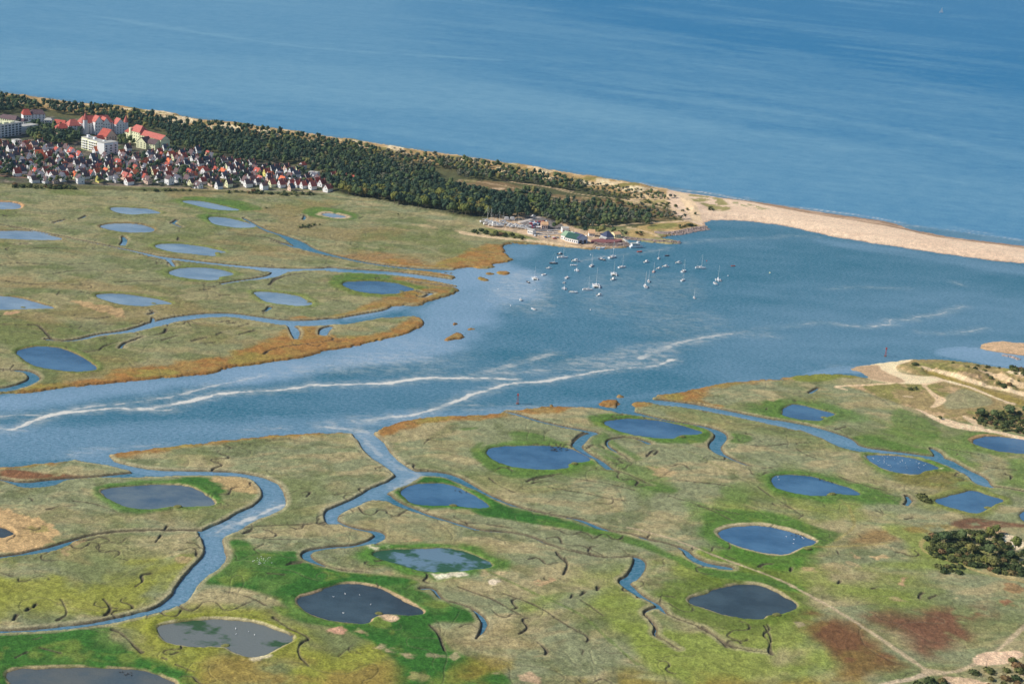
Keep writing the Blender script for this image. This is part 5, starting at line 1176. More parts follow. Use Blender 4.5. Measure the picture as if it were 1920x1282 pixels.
# grey-white slab at the edge of the picture
b, L = block_at("long white slab of flats with a flat roof and shaded front at the frame edge", "building", UP(-60, 740), UP(780, 610), "apartment_block")
MB().box(0, L * .58, 0, 12, -1, 15).build("wall", white, b)
MB().box(L * .58 + .01, L, 1, 13, -1, 9).build("wall", white, b)
MB().box(-.2, L * .58, -.2, 12.2, 15.003, 15.5).build("roof", ROOFS["grey"], b)
MB().box(L * .58 + .02, L + .2, .8, 13.2, 9.003, 9.4).build("roof", ROOFS["grey"], b)
for fl in range(5):
    for xb in np.arange(2, L * .58 - 4, 6):
        MB().box(xb, xb + 3.6, -.06, .1, .7 + fl * 2.9, 2.4 + fl * 2.9).build("window", PANE, b)
for k in range(3):
    MB().box(4 + k * 11, 12 + k * 11, 3, 9, 15.51, 17.6 - .4 * k).build("penthouse", cream, b)
def small_block(label, p0, p1, D, h, rh, wall, roof, win, hip=0, name="apartment_building"):
    b, L = block_at(label, "building", p0, p1, name)
    gable_block(b, L, D, h, rh, wall, roof, win=win, hip=hip)
    return b, L
b, L = small_block("tall white building with a red roof standing alone before the dune wood", UP(470, 440), UP(625, 440), 14, 10.5, 6.5, white, red, (3, 3), 2)
gable_block(b, 18, 12, 11, 5, white, ROOFS["brown"], x0=L, y0=3, win=(4, 4), hip=3)
b, L = small_block("square white villa with a stepped top left of the rose-roofed residence", UP(880, 530), UP(1040, 540), 12, 10, 2, white, ROOFS["grey"], (3, 3), 3)
b, L = small_block("white apartment house with a dark mansard roof at the upper frame edge", UP(-40, 470), UP(310, 520), 14, 9, 4, cream, ROOFS["brown"], (8, 3), 3)
b, L = small_block("low white building with a red roof and yellow gable left of the residence", UP(1040, 530), UP(1290, 560), 11, 6, 4.5, cream, red, (5, 2), 2)
b, L = small_block("row of white flats with a red roof behind the flat-roofed slab", UP(320, 500), UP(470, 520), 10, 7, 3, white, ROOFS["brown"], (4, 2), 2)
b, L = small_block("flat-roofed white house beside the wood at the right of the town", (578, 332), (594, 334), 8, 6, .5, white, ROOFS["grey"], (3, 2), 1, "modern_house")
b, L = small_block("flat-roofed white house among gardens below the long slab", UP(310, 880), UP(430, 870), 8, 6, .5, white, ROOFS["grey"], (3, 2), 1, "modern_house")
# the rest of the town
TOWNP = "T1 -40,450 150,425 400,470 600,510 640,560 880,545 1250,515 1420,525 1650,570 1920,600 T2 100,470 330,460 600,500 620,580 660,610 400,620 0,605 T1 1500,770 1300,745 900,735 560,730 300,735 100,685 -40,670"
npl = 0
cap = 205
cand = []
for attempt in range(26000):
    if npl >= cap:
        break
    P_ = TOWNPX if attempt else pts(TOWNP)
    TOWNPX = P_
    px, py = hr.uniform(P_[:, 0].min(), P_[:, 0].max()), hr.uniform(P_[:, 1].min(), P_[:, 1].max())
    if not inpoly(P_, px, py):
        continue
    x, y = px_to_world(np.array([px]), np.array([py]), 3.0)
    if BUILT.near(x[0], y[0], 6.5 if hr.random() < .4 else 9.5):
        continue
    wall = hr.choices(["white", "cream", "pink"], [.8, .12, .08])[0]
    roof = hr.choices(["brown", "slate", "red", "orange"], [.42, .27, .2, .11])[0]
    sh = hr.choices([0, 1, 2, 3], [.3, .35, .2, .15])[0]
    if house(px, py, wall, roof, sh, TH + hr.uniform(-.12, .12) + (0 if hr.random() < .75 else math.pi / 2 * hr.choice((-1, 1)))):
        npl += 1
print("houses", npl, len(PROTO))

# ------------------------------------------------------------------ woods and single trees
tr = random.Random(9)
TH_ = Hash(5)
ZONES = [  # outline, spacing, mix, tallness
 ("T1 -200,95 0,100 100,120 300,160 500,175 900,230 1200,262 1500,300 1920,345 1920,560 1650,530 1420,492 1250,465 1250,370 1000,315 930,330 900,355 880,285 640,235 450,225 330,195 160,200 0,225 -200,220", 5.0, dict(pine=.8, oak=.2), .95),
 ("T1 -200,45 0,62 100,85 200,108 400,130 600,165 900,200 1200,235 1500,278 1920,325 1920,345 1500,300 1200,262 900,230 500,175 300,160 100,120 -200,95", 4.4, dict(grey=.45, shrub=.4, pine=.15), .6),
 ("T2 0,180 200,190 500,240 700,265 1000,340 1060,360 1040,400 1200,445 1380,480 1480,510 1560,580 1560,640 1250,640 1000,620 740,600 640,540 620,490 500,430 300,440 100,420 0,400", 5.2, dict(pine=.55, oak=.3, grey=.15), .95),
 ("T2 0,145 300,190 560,235 800,262 900,285 1000,310 1300,350 1360,390 1250,400 1060,360 700,270 400,215 0,180", 4.6, dict(grey=.55, oak=.2, shrub=.25), .65),
 ("T2 740,600 1000,620 1250,640 1560,640 1700,660 1920,730 1920,838 1700,818 1500,775 1250,742 1000,690 860,675 780,655", 5.2, dict(pine=.45, oak=.3, yellow=.25), 1.1),
 ("T2 1560,580 1640,600 1720,650 1800,690 1700,660 1560,640", 6.5, dict(oak=.6, yellow=.4), 1),
 ("T3 0,400 160,440 300,460 420,500 500,520 540,570 530,608 340,612 200,600 60,585 0,575", 5.2, dict(pine=.7, oak=.3), 1.15),
 ("T2 1060,365 1360,392 1600,420 1900,465 1920,520 1700,500 1480,462 1250,430 1060,398 T3", 5.4, dict(grey=.8, oak=.2), .85),
 ("T3 60,185 200,225 400,245 600,290 900,335 960,385 900,408 700,378 560,350 330,322 100,318 0,300 0,230", 5.2, dict(oak=.4, grey=.4, pine=.2), .85),
 ("T3 950,350 1200,385 1500,430 1640,470 1500,472 1200,462 960,432", 4.4, dict(oak=.2, grey=.35, shrub=.45), .55),
 ("T3 320,430 460,398 640,420 740,480 620,492 470,480 330,478", 5.5, dict(oak=.5, pine=.3, grey=.2), .85),
 ("T3 560,500 700,488 840,482 1100,525 1250,560 1420,575 1440,640 1200,655 950,670 870,675 750,640 620,600 540,570", 4.9, dict(oak=.45, pine=.2, grey=.35), .85),
 ("T3 1260,508 1400,510 1560,552 1700,605 1600,618 1440,600 1300,548", 4.4, dict(oak=.2, grey=.35, shrub=.45), .6),
 ("T3 1380,470 1560,490 1760,560 1780,575 1700,560 1500,510 1380,490", 6.5, dict(shrub=1), 1.0), ("T3 1640,660 1740,645 1810,655 1760,665 1660,676", 5, dict(shrub=1), 1.0),
 ("T3 80,690 180,685 260,705 400,720 540,745 480,755 300,730 100,710", 5.5, dict(shrub=1), 1.15), ("T3 1320,700 1400,705 1380,725 1330,720", 5, dict(shrub=1), 1), ("T3 1120,690 1260,690 1260,715 1130,712", 6, dict(shrub=.6, oak=.4), .8),
 ("T3 1000,450 1250,470 1230,500 1020,490", 8, dict(shrub=1), 1.0), ("T3 60,430 300,440 300,470 150,450", 8, dict(shrub=1), 1),
 ("T1 180,318 330,330 600,350 600,430 500,455 330,450 190,400", 5.5, dict(oak=.5, pine=.5), 1.05),
 ("T1 -50,600 60,600 110,650 90,690 -50,690", 5.5, dict(pine=.5, oak=.5), 1), ("T1 250,590 420,590 510,640 500,725 400,725 300,650", 6.5, dict(pine=.7, oak=.3), 1), ("T1 1120,610 1240,620 1260,700 1200,745 1130,740 1100,680", 6.5, dict(pine=.7, oak=.3), 1), ("T1 1290,660 1390,655 1400,740 1310,735", 6.5, dict(pine=.6, oak=.4), 1),
 ("T1 900,400 1000,420 1020,460 900,460", 6, dict(oak=1), .9), ("T1 1260,500 1420,520 1650,560 1920,590 1920,640 1700,640 1500,580 1280,560", 7, dict(pine=.6, oak=.4), .95), ("T2 440,500 580,500 620,560 480,560", 6, dict(pine=.7, oak=.3), 1), ("T2 0,520 90,540 70,600 0,600", 7, dict(pine=.7, oak=.3), 1), ("T2 620,520 760,560 800,640 740,640 640,590", 6.5, dict(pine=.6, oak=.4), 1),
 ("T1 20,755 150,748 300,752 400,745 560,760 560,778 300,772 100,762", 5, dict(shrub=1), 1.2), ("T1 1080,780 1440,785 1440,795 1080,790", 5, dict(shrub=1), 1), ("T1 1700,790 1920,795 T2 600,640 600,660 T1 1700,805", 5, dict(shrub=1), 1), ("T2 300,645 480,650 480,668 300,660", 5, dict(shrub=1), 1),
 ("T2 480,890 520,880 600,880 620,895 560,905 490,905", 3.5, dict(shrub=1), .7), ("T2 630,880 670,880 670,890 635,888", 3.5, dict(shrub=1), .7),
 ("G 1135,350 1200,335 1300,322 1500,312 1600,330 1620,380 1690,430 1745,420 1745,610 1620,585 1480,545 1300,510 1170,470 1130,420", 3.1, dict(shrub=.93, yellow=.03, oak=.04), .78), ("G 1195,545 1300,522 1400,570 1350,582 1220,574", 3.3, dict(shrub=1), .75),
 ("F 1330,560 1450,550 1667,548 1900,560 1900,690 1667,672 1550,665 1400,620", 3.4, dict(shrub=.95, oak=.05), .75), ("G 1400,1200 1520,1190 1700,1180 1900,1160 1900,1400 1500,1400 1480,1240", 5.2, dict(shrub=1), .8), ("G 1020,1265 1130,1250 1250,1262 1270,1300 1020,1300", 4, dict(shrub=1), .9), ("G 1560,1130 1700,1120 1900,1100 1900,1180 1700,1170", 5, dict(shrub=1), 1),
 ("G 1560,1140 1640,1160 1520,1185", 6, dict(shrub=1), .8), ("F 980,260 1040,262 1040,280 990,276", 4.5, dict(shrub=1), .8), ("F 1360,275 1460,280 1440,305 1370,300", 4.5, dict(shrub=1), .8), ("F 1280,285 1340,290 1340,305", 5, dict(shrub=1), .6), ("F 1580,300 1700,300 1700,340 1590,335", 4.5, dict(shrub=1), .9), ("F 1500,380 1600,400 1580,418 1500,400", 4.5, dict(shrub=1), .8),
 ("F 1420,330 1480,340 1470,352 1425,345", 4, dict(shrub=1), .7), ("F 970,405 1020,402 1025,418 975,418", 3.5, dict(shrub=1), .7), ("F 1140,575 1190,578 1180,590 1145,588", 3.5, dict(shrub=1), .7), ("F 1460,285 1560,290 1550,300 1470,298", 6, dict(shrub=1), .7), ("F 1580,340 1650,345 1660,360 1600,358", 5, dict(shrub=1), .8), ("F 1590,370 1660,378 1660,392 1600,385", 5, dict(shrub=1), .8),
 ("R 335,245 365,250 372,262 345,262", 4, dict(shrub=1), .8), ("F 1210,255 1250,258 1245,268 1215,265", 4.5, dict(shrub=1), .7), ("T3 1050,290 1070,290 1070,300", 5, dict(shrub=1), .8), ("G 1400,300 1520,300 1500,312 1420,312", 6, dict(oak=.2, shrub=.8), 1),
]
SEA_D = G.dist(chaikin(pts('W -300,125 0,173.5 100,186 150,195 225,202 325,216 425,231 515,244 565,248 665,264 765,279 865,292 1010,316 1110,333 1200,346'), 1, False), 90, False)
def sea_edge(x, y):
    return float(G.sample(SEA_D, np.array([x]), np.array([y]), np.array([1.0]))[0])
plants = []
for poly, sp, mixd, tall in ZONES:
    for x, y in scatter(poly, sp, tr, TH_):
        z = max(ground_z(x, y), .6)
        kind = tr.choices(list(mixd), list(mixd.values()))[0]
        if BUILT.near(x, y, 1.0 if kind == "shrub" else 2.2):
            continue
        if sea_edge(x, y) < (48 if kind == "shrub" else 66):
            continue
        plants.append((x, y, z, kind, tall * tr.uniform(.78, 1.18)))
# garden trees between the houses
for _ in range(1700):
    px, py = tr.uniform(-20, 640), tr.uniform(262, 350)
    if inpoly(TOWNPX, px, py):
        x, y = px_to_world(np.array([px]), np.array([py]), 3.0)
        if not BUILT.near(x[0], y[0], .4) and not TH_.near(x[0], y[0], 4.5):
            TH_.put(x[0], y[0])
            plants.append((x[0], y[0], 2.6, tr.choice(["oak", "pine", "shrub"]), tr.uniform(.5, .9)))
for s in ["T3 780,640,pine,1.1 845,640,pine,1.0 948,712,pine,.9 1040,715,oak,1.0 1065,725,oak,1.1 1085,710,oak,1.0 740,660,oak,.9 710,668,oak,.8 1415,650,oak,.8 1210,500,shrub,1.6", "T2 235,760,shrub,.5 1225,810,shrub,.4", "F 1050,1075,shrub,1.3 1075,1090,shrub,1.1"]:
    cr = CROPS[s.split()[0]]
    for tok in s.split()[1:]:
        a = tok.split(',')
        x, y, z = spot(cr[0] + float(a[0]) / cr[2], cr[1] + float(a[1]) / cr[2])
        plants.append((x, y, z, a[2], float(a[3])))
def kdist(p):
    return math.hypot(p[0], p[1])
trees = sorted([p for p in plants if p[3] != "shrub"], key=lambda p: -SPEC[p[3]][1][0][1] * p[4] / kdist(p))
bushes = sorted([p for p in plants if p[3] == "shrub"], key=lambda p: -p[4] / kdist(p))
print("trees", len(trees), "bushes", len(bushes))
PLM = [((690, 365), "where the wood meets the town"), ((730, 372), "at the left of the wood front"), ((780, 385), "left of the middle of the wood front"), ((830, 395), "in the middle of the wood front"), ((880, 402), "near the right end of the wood front"), ((930, 405), "behind the lorries"), ((985, 405), "behind the car park"),
       ((1050, 425), "above the green-roofed sheds"), ((1110, 415), "behind the clubhouse"), ((1180, 410), "in the wood of the spit"), ((1260, 400), "at the spit's sandy end"), ((980, 440), "on the yard bank"), ((1200, 430), "along the groyne path"), ((1325, 365), "in the white dunes"),
       ((40, 325), "at the left edge of town"), ((95, 270), "in the park by the residence"), ((120, 325), "in the dark clump at the left hedge"), ((200, 320), "among the left houses"), ((300, 330), "in the pine clump by the hedge"), ((420, 325), "among the right houses"), ((560, 325), "above the terrace"), ((340, 290), "at the wood edge above town"),
       ((60, 350), "along the left marsh hedge"), ((400, 356), "along the right marsh hedge"), ((580, 422), "on the far marsh"), ((820, 350), "on the heath edge"), ((1720, 1250), "by the track junction"), ((1850, 1260), "in the corner dunes"), ((1760, 1020), "at the left of the ringed thicket"), ((1830, 1040), "in the middle of the ringed thicket"), ((1890, 1060), "at the right of the ringed thicket"),
       ((1785, 1068), "in the lone patch under the thicket"), ((1840, 785), "at the left of the dark scrub"), ((1890, 800), "at the right of the dark scrub"), ((1720, 730), "beside the pale footpath"), ((1840, 690), "high on the southern dunes"), ((1890, 715), "at the edge of the southern dunes"), ((1730, 938), "by the small wet ditch"), ((1710, 685), "near the sandy point")]
def where(p):
    u, v = world_to_px(p[0], p[1], p[2])
    return min(PLM, key=lambda l: (l[0][0] - u) ** 2 + 3 * (l[0][1] - v) ** 2)[1]
def plant_one(p):
    i = tr.randrange(len(TREES[p[3]]))
    w = where(p)
    copy_tree(TREES[p[3]][i], (p[0], p[1], p[2] - .1), tr.uniform(0, 6.28), p[4], f"{'large' if p[4] > 1.05 else 'middling' if p[4] > .88 else 'fairly small' if p[4] > .72 else 'low'} {KINDNAME[p[3]]} {w}", ("bushes " if p[3] == "shrub" else "trees ") + w)
for p in trees[:298]: plant_one(p)
for p in bushes[:298]: plant_one(p)
def mass(name, items, label):
    groups = []
    Vs, Fs, Ts, Ms, b = [], [], [], [], 0
    kinds = sorted(LEAF)
    for x, y, z, k, s in items:
        V, F = FAR[k][tr.randrange(len(FAR[k]))]
        a = tr.uniform(0, 6.28)
        ca, sa = math.cos(a) * s, math.sin(a) * s
        Vs.append(np.stack([V[:, 0] * ca - V[:, 1] * sa + x, V[:, 0] * sa + V[:, 1] * ca + y, V[:, 2] * s * tr.uniform(.9, 1.15) + z], -1))
        Fs.append(F + b); b += len(V)
        Ts.append(np.full(len(V), tr.random()))
        Ms.append(np.full(len(F), kinds.index(k)))
    me = tri_mesh(name, np.concatenate(Vs), np.concatenate(Fs), [LEAF[k] for k in kinds], np.concatenate(Ts))
    me.polygons.foreach_set('material_index', np.concatenate(Ms).astype(np.int32))
    o = link(name, me)
    tag(o, label, name, kind="stuff")
mass("woodland", trees[298:], "dense dark wood of pines and broadleaf trees behind the beach")
mass("scrub", bushes[298:], "low grey green scrub on the dunes and hedges")
for k, v in TREES.items():
    for r_ in v:
        if not r_.get("_used"):
            for c in list(r_.children): bpy.data.objects.remove(c)
            bpy.data.objects.remove(r_)
# ------------------------------------------------------------------ boats
HULLW, DECK, DARKHULL, REDP, BLUEP = mt("white gelcoat", (238, 238, 234), rough=.3, var=.03, spec=.5), mt("pale deck", (206, 200, 186), var=.06), mt("navy hull paint", (52, 58, 78), rough=.35), mt("red paint", (160, 74, 68), rough=.6), mt("blue tarpaulin", (44, 100, 160), rough=.6)
ALU, GLASSB, WOODM, ORANGEP = mt("aluminium spar", (214, 214, 210), rough=.4, metal=.3), mt("tinted cabin glass", (40, 48, 58), rough=.2, spec=.6), mt("weathered wood", (140, 120, 98)), mt("orange float", (224, 112, 60))
def hull(mb, L, B, H, x0=0.0, mat=0, fine=1.0, zk=-.35):
    """a boat hull along +Y, bow at +Y"""
    rings = []
    for t_ in np.linspace(0, 1, 9):
        y = -L / 2 + L * t_
        w = B / 2 * (.78 + .22 * math.sin(min(t_ * 2.2, 1.57))) * (1 - max(0, (t_ - .45) / .55) ** (1.8 * fine)) + .02
        sh = H * (1 + .28 * max(0, (t_ - .4) / .6) ** 2)
        k = zk * (1 - max(0, (t_ - .75) / .25) ** 2 * .9)
        rings.append([(x0 - w, y, sh), (x0 - w * .92, y, sh * .35), (x0 - w * .45, y, k * .8), (x0, y, k), (x0 + w * .45, y, k * .8), (x0 + w * .92, y, sh * .35), (x0 + w, y, sh)])
    return mb.loft(rings, mat)
def sailboat(L=8.6, B=2.8, mast=11.5, hullm=None, sail=False):
    r = empty("sailboat"); r["category"] = "sailboat"
    h = hull(MB(), L, B, .95).build("hull", hullm or HULLW, r, False)
    MB().prism([(-B * .27, .9), (B * .27, .9), (B * .2, 1.5), (-B * .2, 1.5)], -L * .12, L * .2).build("cabin", HULLW, r)
    MB().box(-B * .275, B * .275, -L * .08, L * .15, 1.12, 1.32).build("cabin_window", GLASSB, r)
    MB().box(-B * .26, B * .26, -L * .42, -L * .14, .93, 1.02).build("cockpit", WOODM, r)
    MB().rod((0, L * .08, .9), (0, L * .06, mast), .11, .07, 6).rod((-.9, L * .07, mast * .55), (.9, L * .07, mast * .55), .04).build("mast", ALU, r)
    MB().rod((0, L * .06, 2.0), (0, -L * .36, 1.9), .09, .07).rod((0, L * .04, 2.12), (0, -L * .34, 2.02), .16, .12).build("boom", mt("sail cover", (226, 226, 226)), r)
    MB().rod((0, L * .47, 1.2), (0, L * .08, mast * .95), .025).rod((0, -L * .48, 1.0), (0, L * .06, mast), .02).build("rigging", ALU, r)
    if sail:
        MB().prism([(L * .04, 2.2), (-L * .36, 2.1), (L * .03, mast * .97)], -.03, .03, axis='x').build("mainsail", HULLW, r)
        MB().prism([(L * .46, 1.5), (L * .1, 1.8), (L * .1, mast * .85)], -.03, .03, axis='x').build("jib", HULLW, r)
    return r
def catamaran(L=9.5, B=5.4, mast=13.0, hullm=None, tri=False):
    r = empty("trimaran" if tri else "catamaran"); r["category"] = "trimaran" if tri else "catamaran"
    for s_ in (-1, 1):
        hull(MB(), L if not tri else L * .72, 1.15 if not tri else .6, 1.15 if not tri else .7, s_ * (B / 2 - .6), 0, 1.2).build("hull", hullm or HULLW, r)
    if tri:
        hull(MB(), L, 1.7, 1.1).build("main_hull", hullm or HULLW, r)
        MB().box(-B / 2 + .4, B / 2 - .4, L * .08, L * .08 + .4, .75, .95).box(-B / 2 + .4, B / 2 - .4, -L * .18, -L * .18 + .4, .75, .95).build("crossbeam", ALU, r)
    else:
        MB().box(-B / 2 + .9, B / 2 - .9, -L * .38, L * .14, .85, 1.22).build("bridge_deck", DECK, r)
        MB().box(-B / 2 + .5, B / 2 - .5, L * .36, L * .38, .95, 1.12).build("crossbeam", ALU, r)
        MB().prism([(-B * .28, 1.2), (B * .28, 1.2), (B * .2, 2.0), (-B * .2, 2.0)], -L * .2, L * .12).build("cabin", HULLW, r)
        MB().box(-B * .29, B * .29, -L * .12, L * .09, 1.42, 1.72).build("cabin_window", GLASSB, r)
    MB().rod((0, L * .06, 1.0), (0, L * .04, mast), .12, .07).rod((-1.2, L * .05, mast * .6), (1.2, L * .05, mast * .6), .04).build("mast", ALU, r)
    MB().rod((0, L * .05, 2.6), (0, -L * .36, 2.4), .17, .12).build("boom", mt("sail cover", (226, 226, 226)), r)
    return r
def motorboat(L=6.4, B=2.5, hullm=None, cabin=True):
    r = empty("motorboat"); r["category"] = "motorboat"
    hull(MB(), L, B, .95, 0, 0, 1.3).build("hull", hullm or HULLW, r)
    MB().box(-B * .36, B * .36, -L * .42, L * .05, .96, 1.02).build("cockpit", DECK, r)
    if cabin:
        MB().prism([(-B * .34, .95), (B * .34, .95), (B * .27, 2.2), (-B * .27, 2.2)], -L * .08, L * .22).build("cabin", HULLW, r)
        MB().box(-B * .33, B * .33, -L * .05, L * .225, 1.5, 1.95).build("windscreen", GLASSB, r)
    else:
        MB().prism([(-B * .3, 1.0), (B * .3, 1.0), (B * .22, 1.55), (-B * .22, 1.55)], 0, .15).build("windscreen", GLASSB, r)
    MB().box(-.25, .25, -L * .55, -L * .46, .3, 1.4).build("outboard_motor", mt("motor cowl", (60, 62, 66), rough=.4), r)
    return r
def dinghy(L=3.6, B=1.6, hullm=None):
    r = empty("dinghy"); r["category"] = "dinghy"
    hull(MB(), L, B, .55, 0, 0, 1.2, -.15).build("hull", hullm or HULLW, r)
    MB().box(-B * .36, B * .36, -.25, .15, .56, .64).box(-B * .33, B * .33, -L * .38, -L * .3, .56, .64).build("thwart", WOODM, r)
    return r
def boat_at(maker, px, py, heading, label, group, sc=1.0, **kw):
    x, y = px_to_world(np.array([px]), np.array([py]), 0.2)
    r = maker(**kw)
    r.location = (x[0], y[0], .05); r.rotation_euler = (0, 0, math.radians(heading)); r.scale = (sc * 1.12,) * 3
    r["label"] = label; r["group"] = group
    return r
def HP(x, y): return (890 + x / 8, 390 + y / 8)
def MP(x, y): return (1090 + x / 6.4, 390 + y / 6.4)
SAIL, CAT, MOT, DIN = "sailing boats on the moorings", "multihulls on the moorings", "motorboats on the moorings", "small open boats on the moorings"
boat_at(sailboat, *HP(1318, 748), -70, "white sailboat moored nearest the slipway beach, hull turned side on", SAIL, 1.1)
boat_at(motorboat, *HP(1280, 692), -60, "dark motorboat just above the sailboat nearest the slipway beach", MOT, .8, hullm=DARKHULL)
boat_at(sailboat, *HP(1185, 832), -75, "small dark-hulled sailboat nearest the marsh corner", SAIL, .85, hullm=DARKHULL)
boat_at(motorboat, *HP(1512, 800), -72, "white motorboat moored above a dinghy and a trimaran, side on", MOT, 1.1)
boat_at(dinghy, *HP(1485, 864), -80, "pale open boat between a white motorboat and a trimaran", DIN, 1.5)
boat_at(catamaran, *HP(1530, 938), 5, "white trimaran below the pale open boat off the harbour sheds", CAT, .8, tri=True)
boat_at(sailboat, *HP(1752, 872), -20, "white sailboat seen from its stern between the trimaran and a dark motorboat", SAIL, .95)
boat_at(motorboat, *HP(1905, 778), 60, "navy-hulled motorboat with white cabin moored left of the tall-masted sailboat", MOT, 1.0, hullm=DARKHULL)
boat_at(motorboat, *HP(1110, 908), -80, "small white motorboat halfway down the left file of moorings", MOT, .75)
boat_at(dinghy, *HP(1038, 1003), -40, "white open boat just above and right of the leftmost catamaran", DIN, 1.35)
boat_at(catamaran, *HP(900, 1064), 10, "leftmost white catamaran of the moorings, bows to the camera", CAT, .85)
boat_at(motorboat, *HP(797, 1115), 30, "dark open motorboat at the left end of the moorings", MOT, .75, hullm=DARKHULL, cabin=False)
boat_at(dinghy, *HP(1380, 1048), -20, "white dinghy alone in the gap above two small multihulls", DIN, 1.5)
boat_at(motorboat, *HP(1340, 1122), -20, "tiny white motorboat right above the small trimaran in open water", MOT, .6, cabin=False)
boat_at(catamaran, *HP(1342, 1210), 0, "small trimaran with white floats in the middle of the left moorings", CAT, .75, tri=True)
boat_at(catamaran, *HP(1820, 1178), 4, "biggest white catamaran of the moorings with a rust-brown deck cover", CAT, 1.12, mast=14)
boat_at(sailboat, *HP(1697, 1230), -75, "white sailboat lying side on, left of the biggest catamaran", SAIL, 1.0)
boat_at(motorboat, *HP(1480, 1270), -85, "long white workboat side on, left of the lowest sailboat", MOT, 1.1, cabin=False)
boat_at(motorboat, *MP(215, 1048), -50, "small white cabin boat alone below the biggest catamaran", MOT, .85)
boat_at(sailboat, *MP(372, 596), -40, "large white sailboat with the tallest mast below the rock point", SAIL, 1.2, mast=12.5)
boat_at(sailboat, *MP(488, 714), -50, "white sailboat right of the catamaran with a faint mast", SAIL, .95)
boat_at(catamaran, *MP(388, 800), 2, "white catamaran seen bow on above a small cabin boat", CAT, .95)
boat_at(motorboat, *MP(380, 860), -35, "white cabin boat just under the bow-on catamaran", MOT, .95)
boat_at(motorboat, *MP(778, 650), -45, "white motorboat below the rock groyne tip, first of the right moorings", MOT, .9)
boat_at(sailboat, *MP(925, 606), -10, "little sailboat nearest the tip of the long rock groyne", SAIL, .7)
boat_at(dinghy, *MP(1030, 574), -60, "dark dinghy right of the little sailboat by the groyne", DIN, 1.3, hullm=DARKHULL)
boat_at(sailboat, *MP(867, 764), -15, "small sailboat with a reddish cover left of two motorboats", SAIL, .75, hullm=mt("pinkish hull", (206, 170, 160)))
boat_at(motorboat, *MP(928, 730), -70, "white motorboat between a small sailboat and another motorboat", MOT, .75)
boat_at(motorboat, *MP(1010, 707), -75, "white motorboat with dark stern right of a smaller white one", MOT, .95)
boat_at(motorboat, *MP(1165, 662), -75, "white motorboat alone high on the right side of the moorings", MOT, .9)
boat_at(sailboat, *MP(1228, 762), -30, "white sailboat with a leaning mast above its smaller twin", SAIL, .95)
boat_at(sailboat, *MP(1218, 870), -30, "white sailboat straight below a slightly larger sailboat", SAIL, .8)
boat_at(sailboat, *MP(1432, 724), -80, "big white sailboat side on, upper right of the moorings", SAIL, 1.1)
boat_at(catamaran, *MP(1640, 866), 0, "rightmost white trimaran with spread floats", CAT, 1.0, tri=True)
boat_at(dinghy, *MP(1603, 910), 20, "white dinghy tied under the rightmost trimaran", DIN, 1.7)
boat_at(sailboat, *MP(767, 946), 5, "large sailboat with brown deck, front one of a close pair", SAIL, 1.1, hullm=HULLW, mast=12)
boat_at(sailboat, *MP(806, 882), -5, "smaller sailboat tucked behind a large brown-decked one", SAIL, .85)
boat_at(sailboat, *MP(1352, 1078), 0, "small white sailboat lowest on the right, far from the others", SAIL, .65)
boat_at(motorboat, 976, 563, 10, "small white motorboat drifting near the orange marsh point", MOT, .75)
boat_at(dinghy, 1000, 580, 40, "white dinghy lowest on the left of the moorings", DIN, 1.4)
boat_at(motorboat, *MP(228, 487), -82, "flat grey workboat beached under the harbour rocks", MOT, 1.35, cabin=False)
boat_at(dinghy, *MP(1822, 697), -70, "red dinghy far right of the moorings", DIN, 1.1, hullm=REDP)
boat_at(dinghy, *MP(700, 527), -60, "red inflatable boat right behind the white ferry", DIN, 1.4, hullm=REDP)
boat_at(sailboat, 1765, 24, -80, "lone sailing yacht under full white sail far out at sea", "yachts at sea", 1.5, sail=True)
# passenger boat at the jetty
x, y = px_to_world(np.array([1193.0]), np.array([464.0]), 0)
f = empty("ferry", (x[0], y[0], 0), math.radians(-66)); f.scale = (.95,) * 3
tag(f, "two-decked white passenger boat berthed at the foot of the gangway", "ferry")
hull(MB(), 15, 4.8, 1.9, 0, 0, 1.3).build("hull", HULLW, f)
MB().box(-2.0, 2.0, -6, 3.4, 1.9, 4.1).build("cabin", HULLW, f)
for k in range(5):
    MB().box(-2.06, 2.06, -5.4 + k * 1.75, -4.2 + k * 1.75, 2.6, 3.6).build("window", GLASSB, f)
MB().box(-2.1, 2.1, -6.4, 3.5, 4.102, 4.3).build("upper_deck", DECK, f)
wh = MB().prism([(-1.4, 4.31), (1.4, 4.31), (1.1, 6.2), (-1.1, 6.2)], .4, 3.0).build("wheelhouse", HULLW, f)
MB().box(-1.3, 1.3, 2.2, 3.05, 5.1, 5.8).build("windscreen", GLASSB, wh)
MB().rod((0, 1.2, 6.1), (0, .9, 9.6), .08, .04).rod((-.8, 1.1, 8), (.8, 1.1, 8), .04).build("mast", ALU, f)
MB().box(-2.05, -1.98, -6.3, 0, 4.31, 5.1).box(1.98, 2.05, -6.3, 0, 4.31, 5.1).build("railing", ALU, f)

# ------------------------------------------------------------------ buoys and beacons
def buoy(px, py, mat, label, r_=.55):
    x, y = px_to_world(np.array([px]), np.array([py]), 0)
    o = empty("buoy", (x[0], y[0], 0)); tag(o, label, "buoy", "mooring buoys")
    rings = [[(r_ * math.sin(e) * math.cos(a), r_ * math.sin(e) * math.sin(a), .25 - r_ * math.cos(e)) for a in np.linspace(0, 6.283, 8, endpoint=False)] for e in np.linspace(.2, 2.94, 6)]
    MB().loft(rings).build("float", mat, o)
    MB().rod((0, 0, .25 + r_ * .9), (0, 0, .5 + r_), .08).build("ring_bolt", ALU, o)
buoy(1325, 489.7, mt("red buoy paint", (200, 60, 50)), "red mooring buoy right of the big side-on sailboat")
buoy(1365, 517.4, HULLW, "white mooring buoy right of the rightmost trimaran")
buoy(1443.5, 512, mt("yellow buoy paint", (236, 220, 170)), "pale yellow buoy alone far right in the bay", .8)
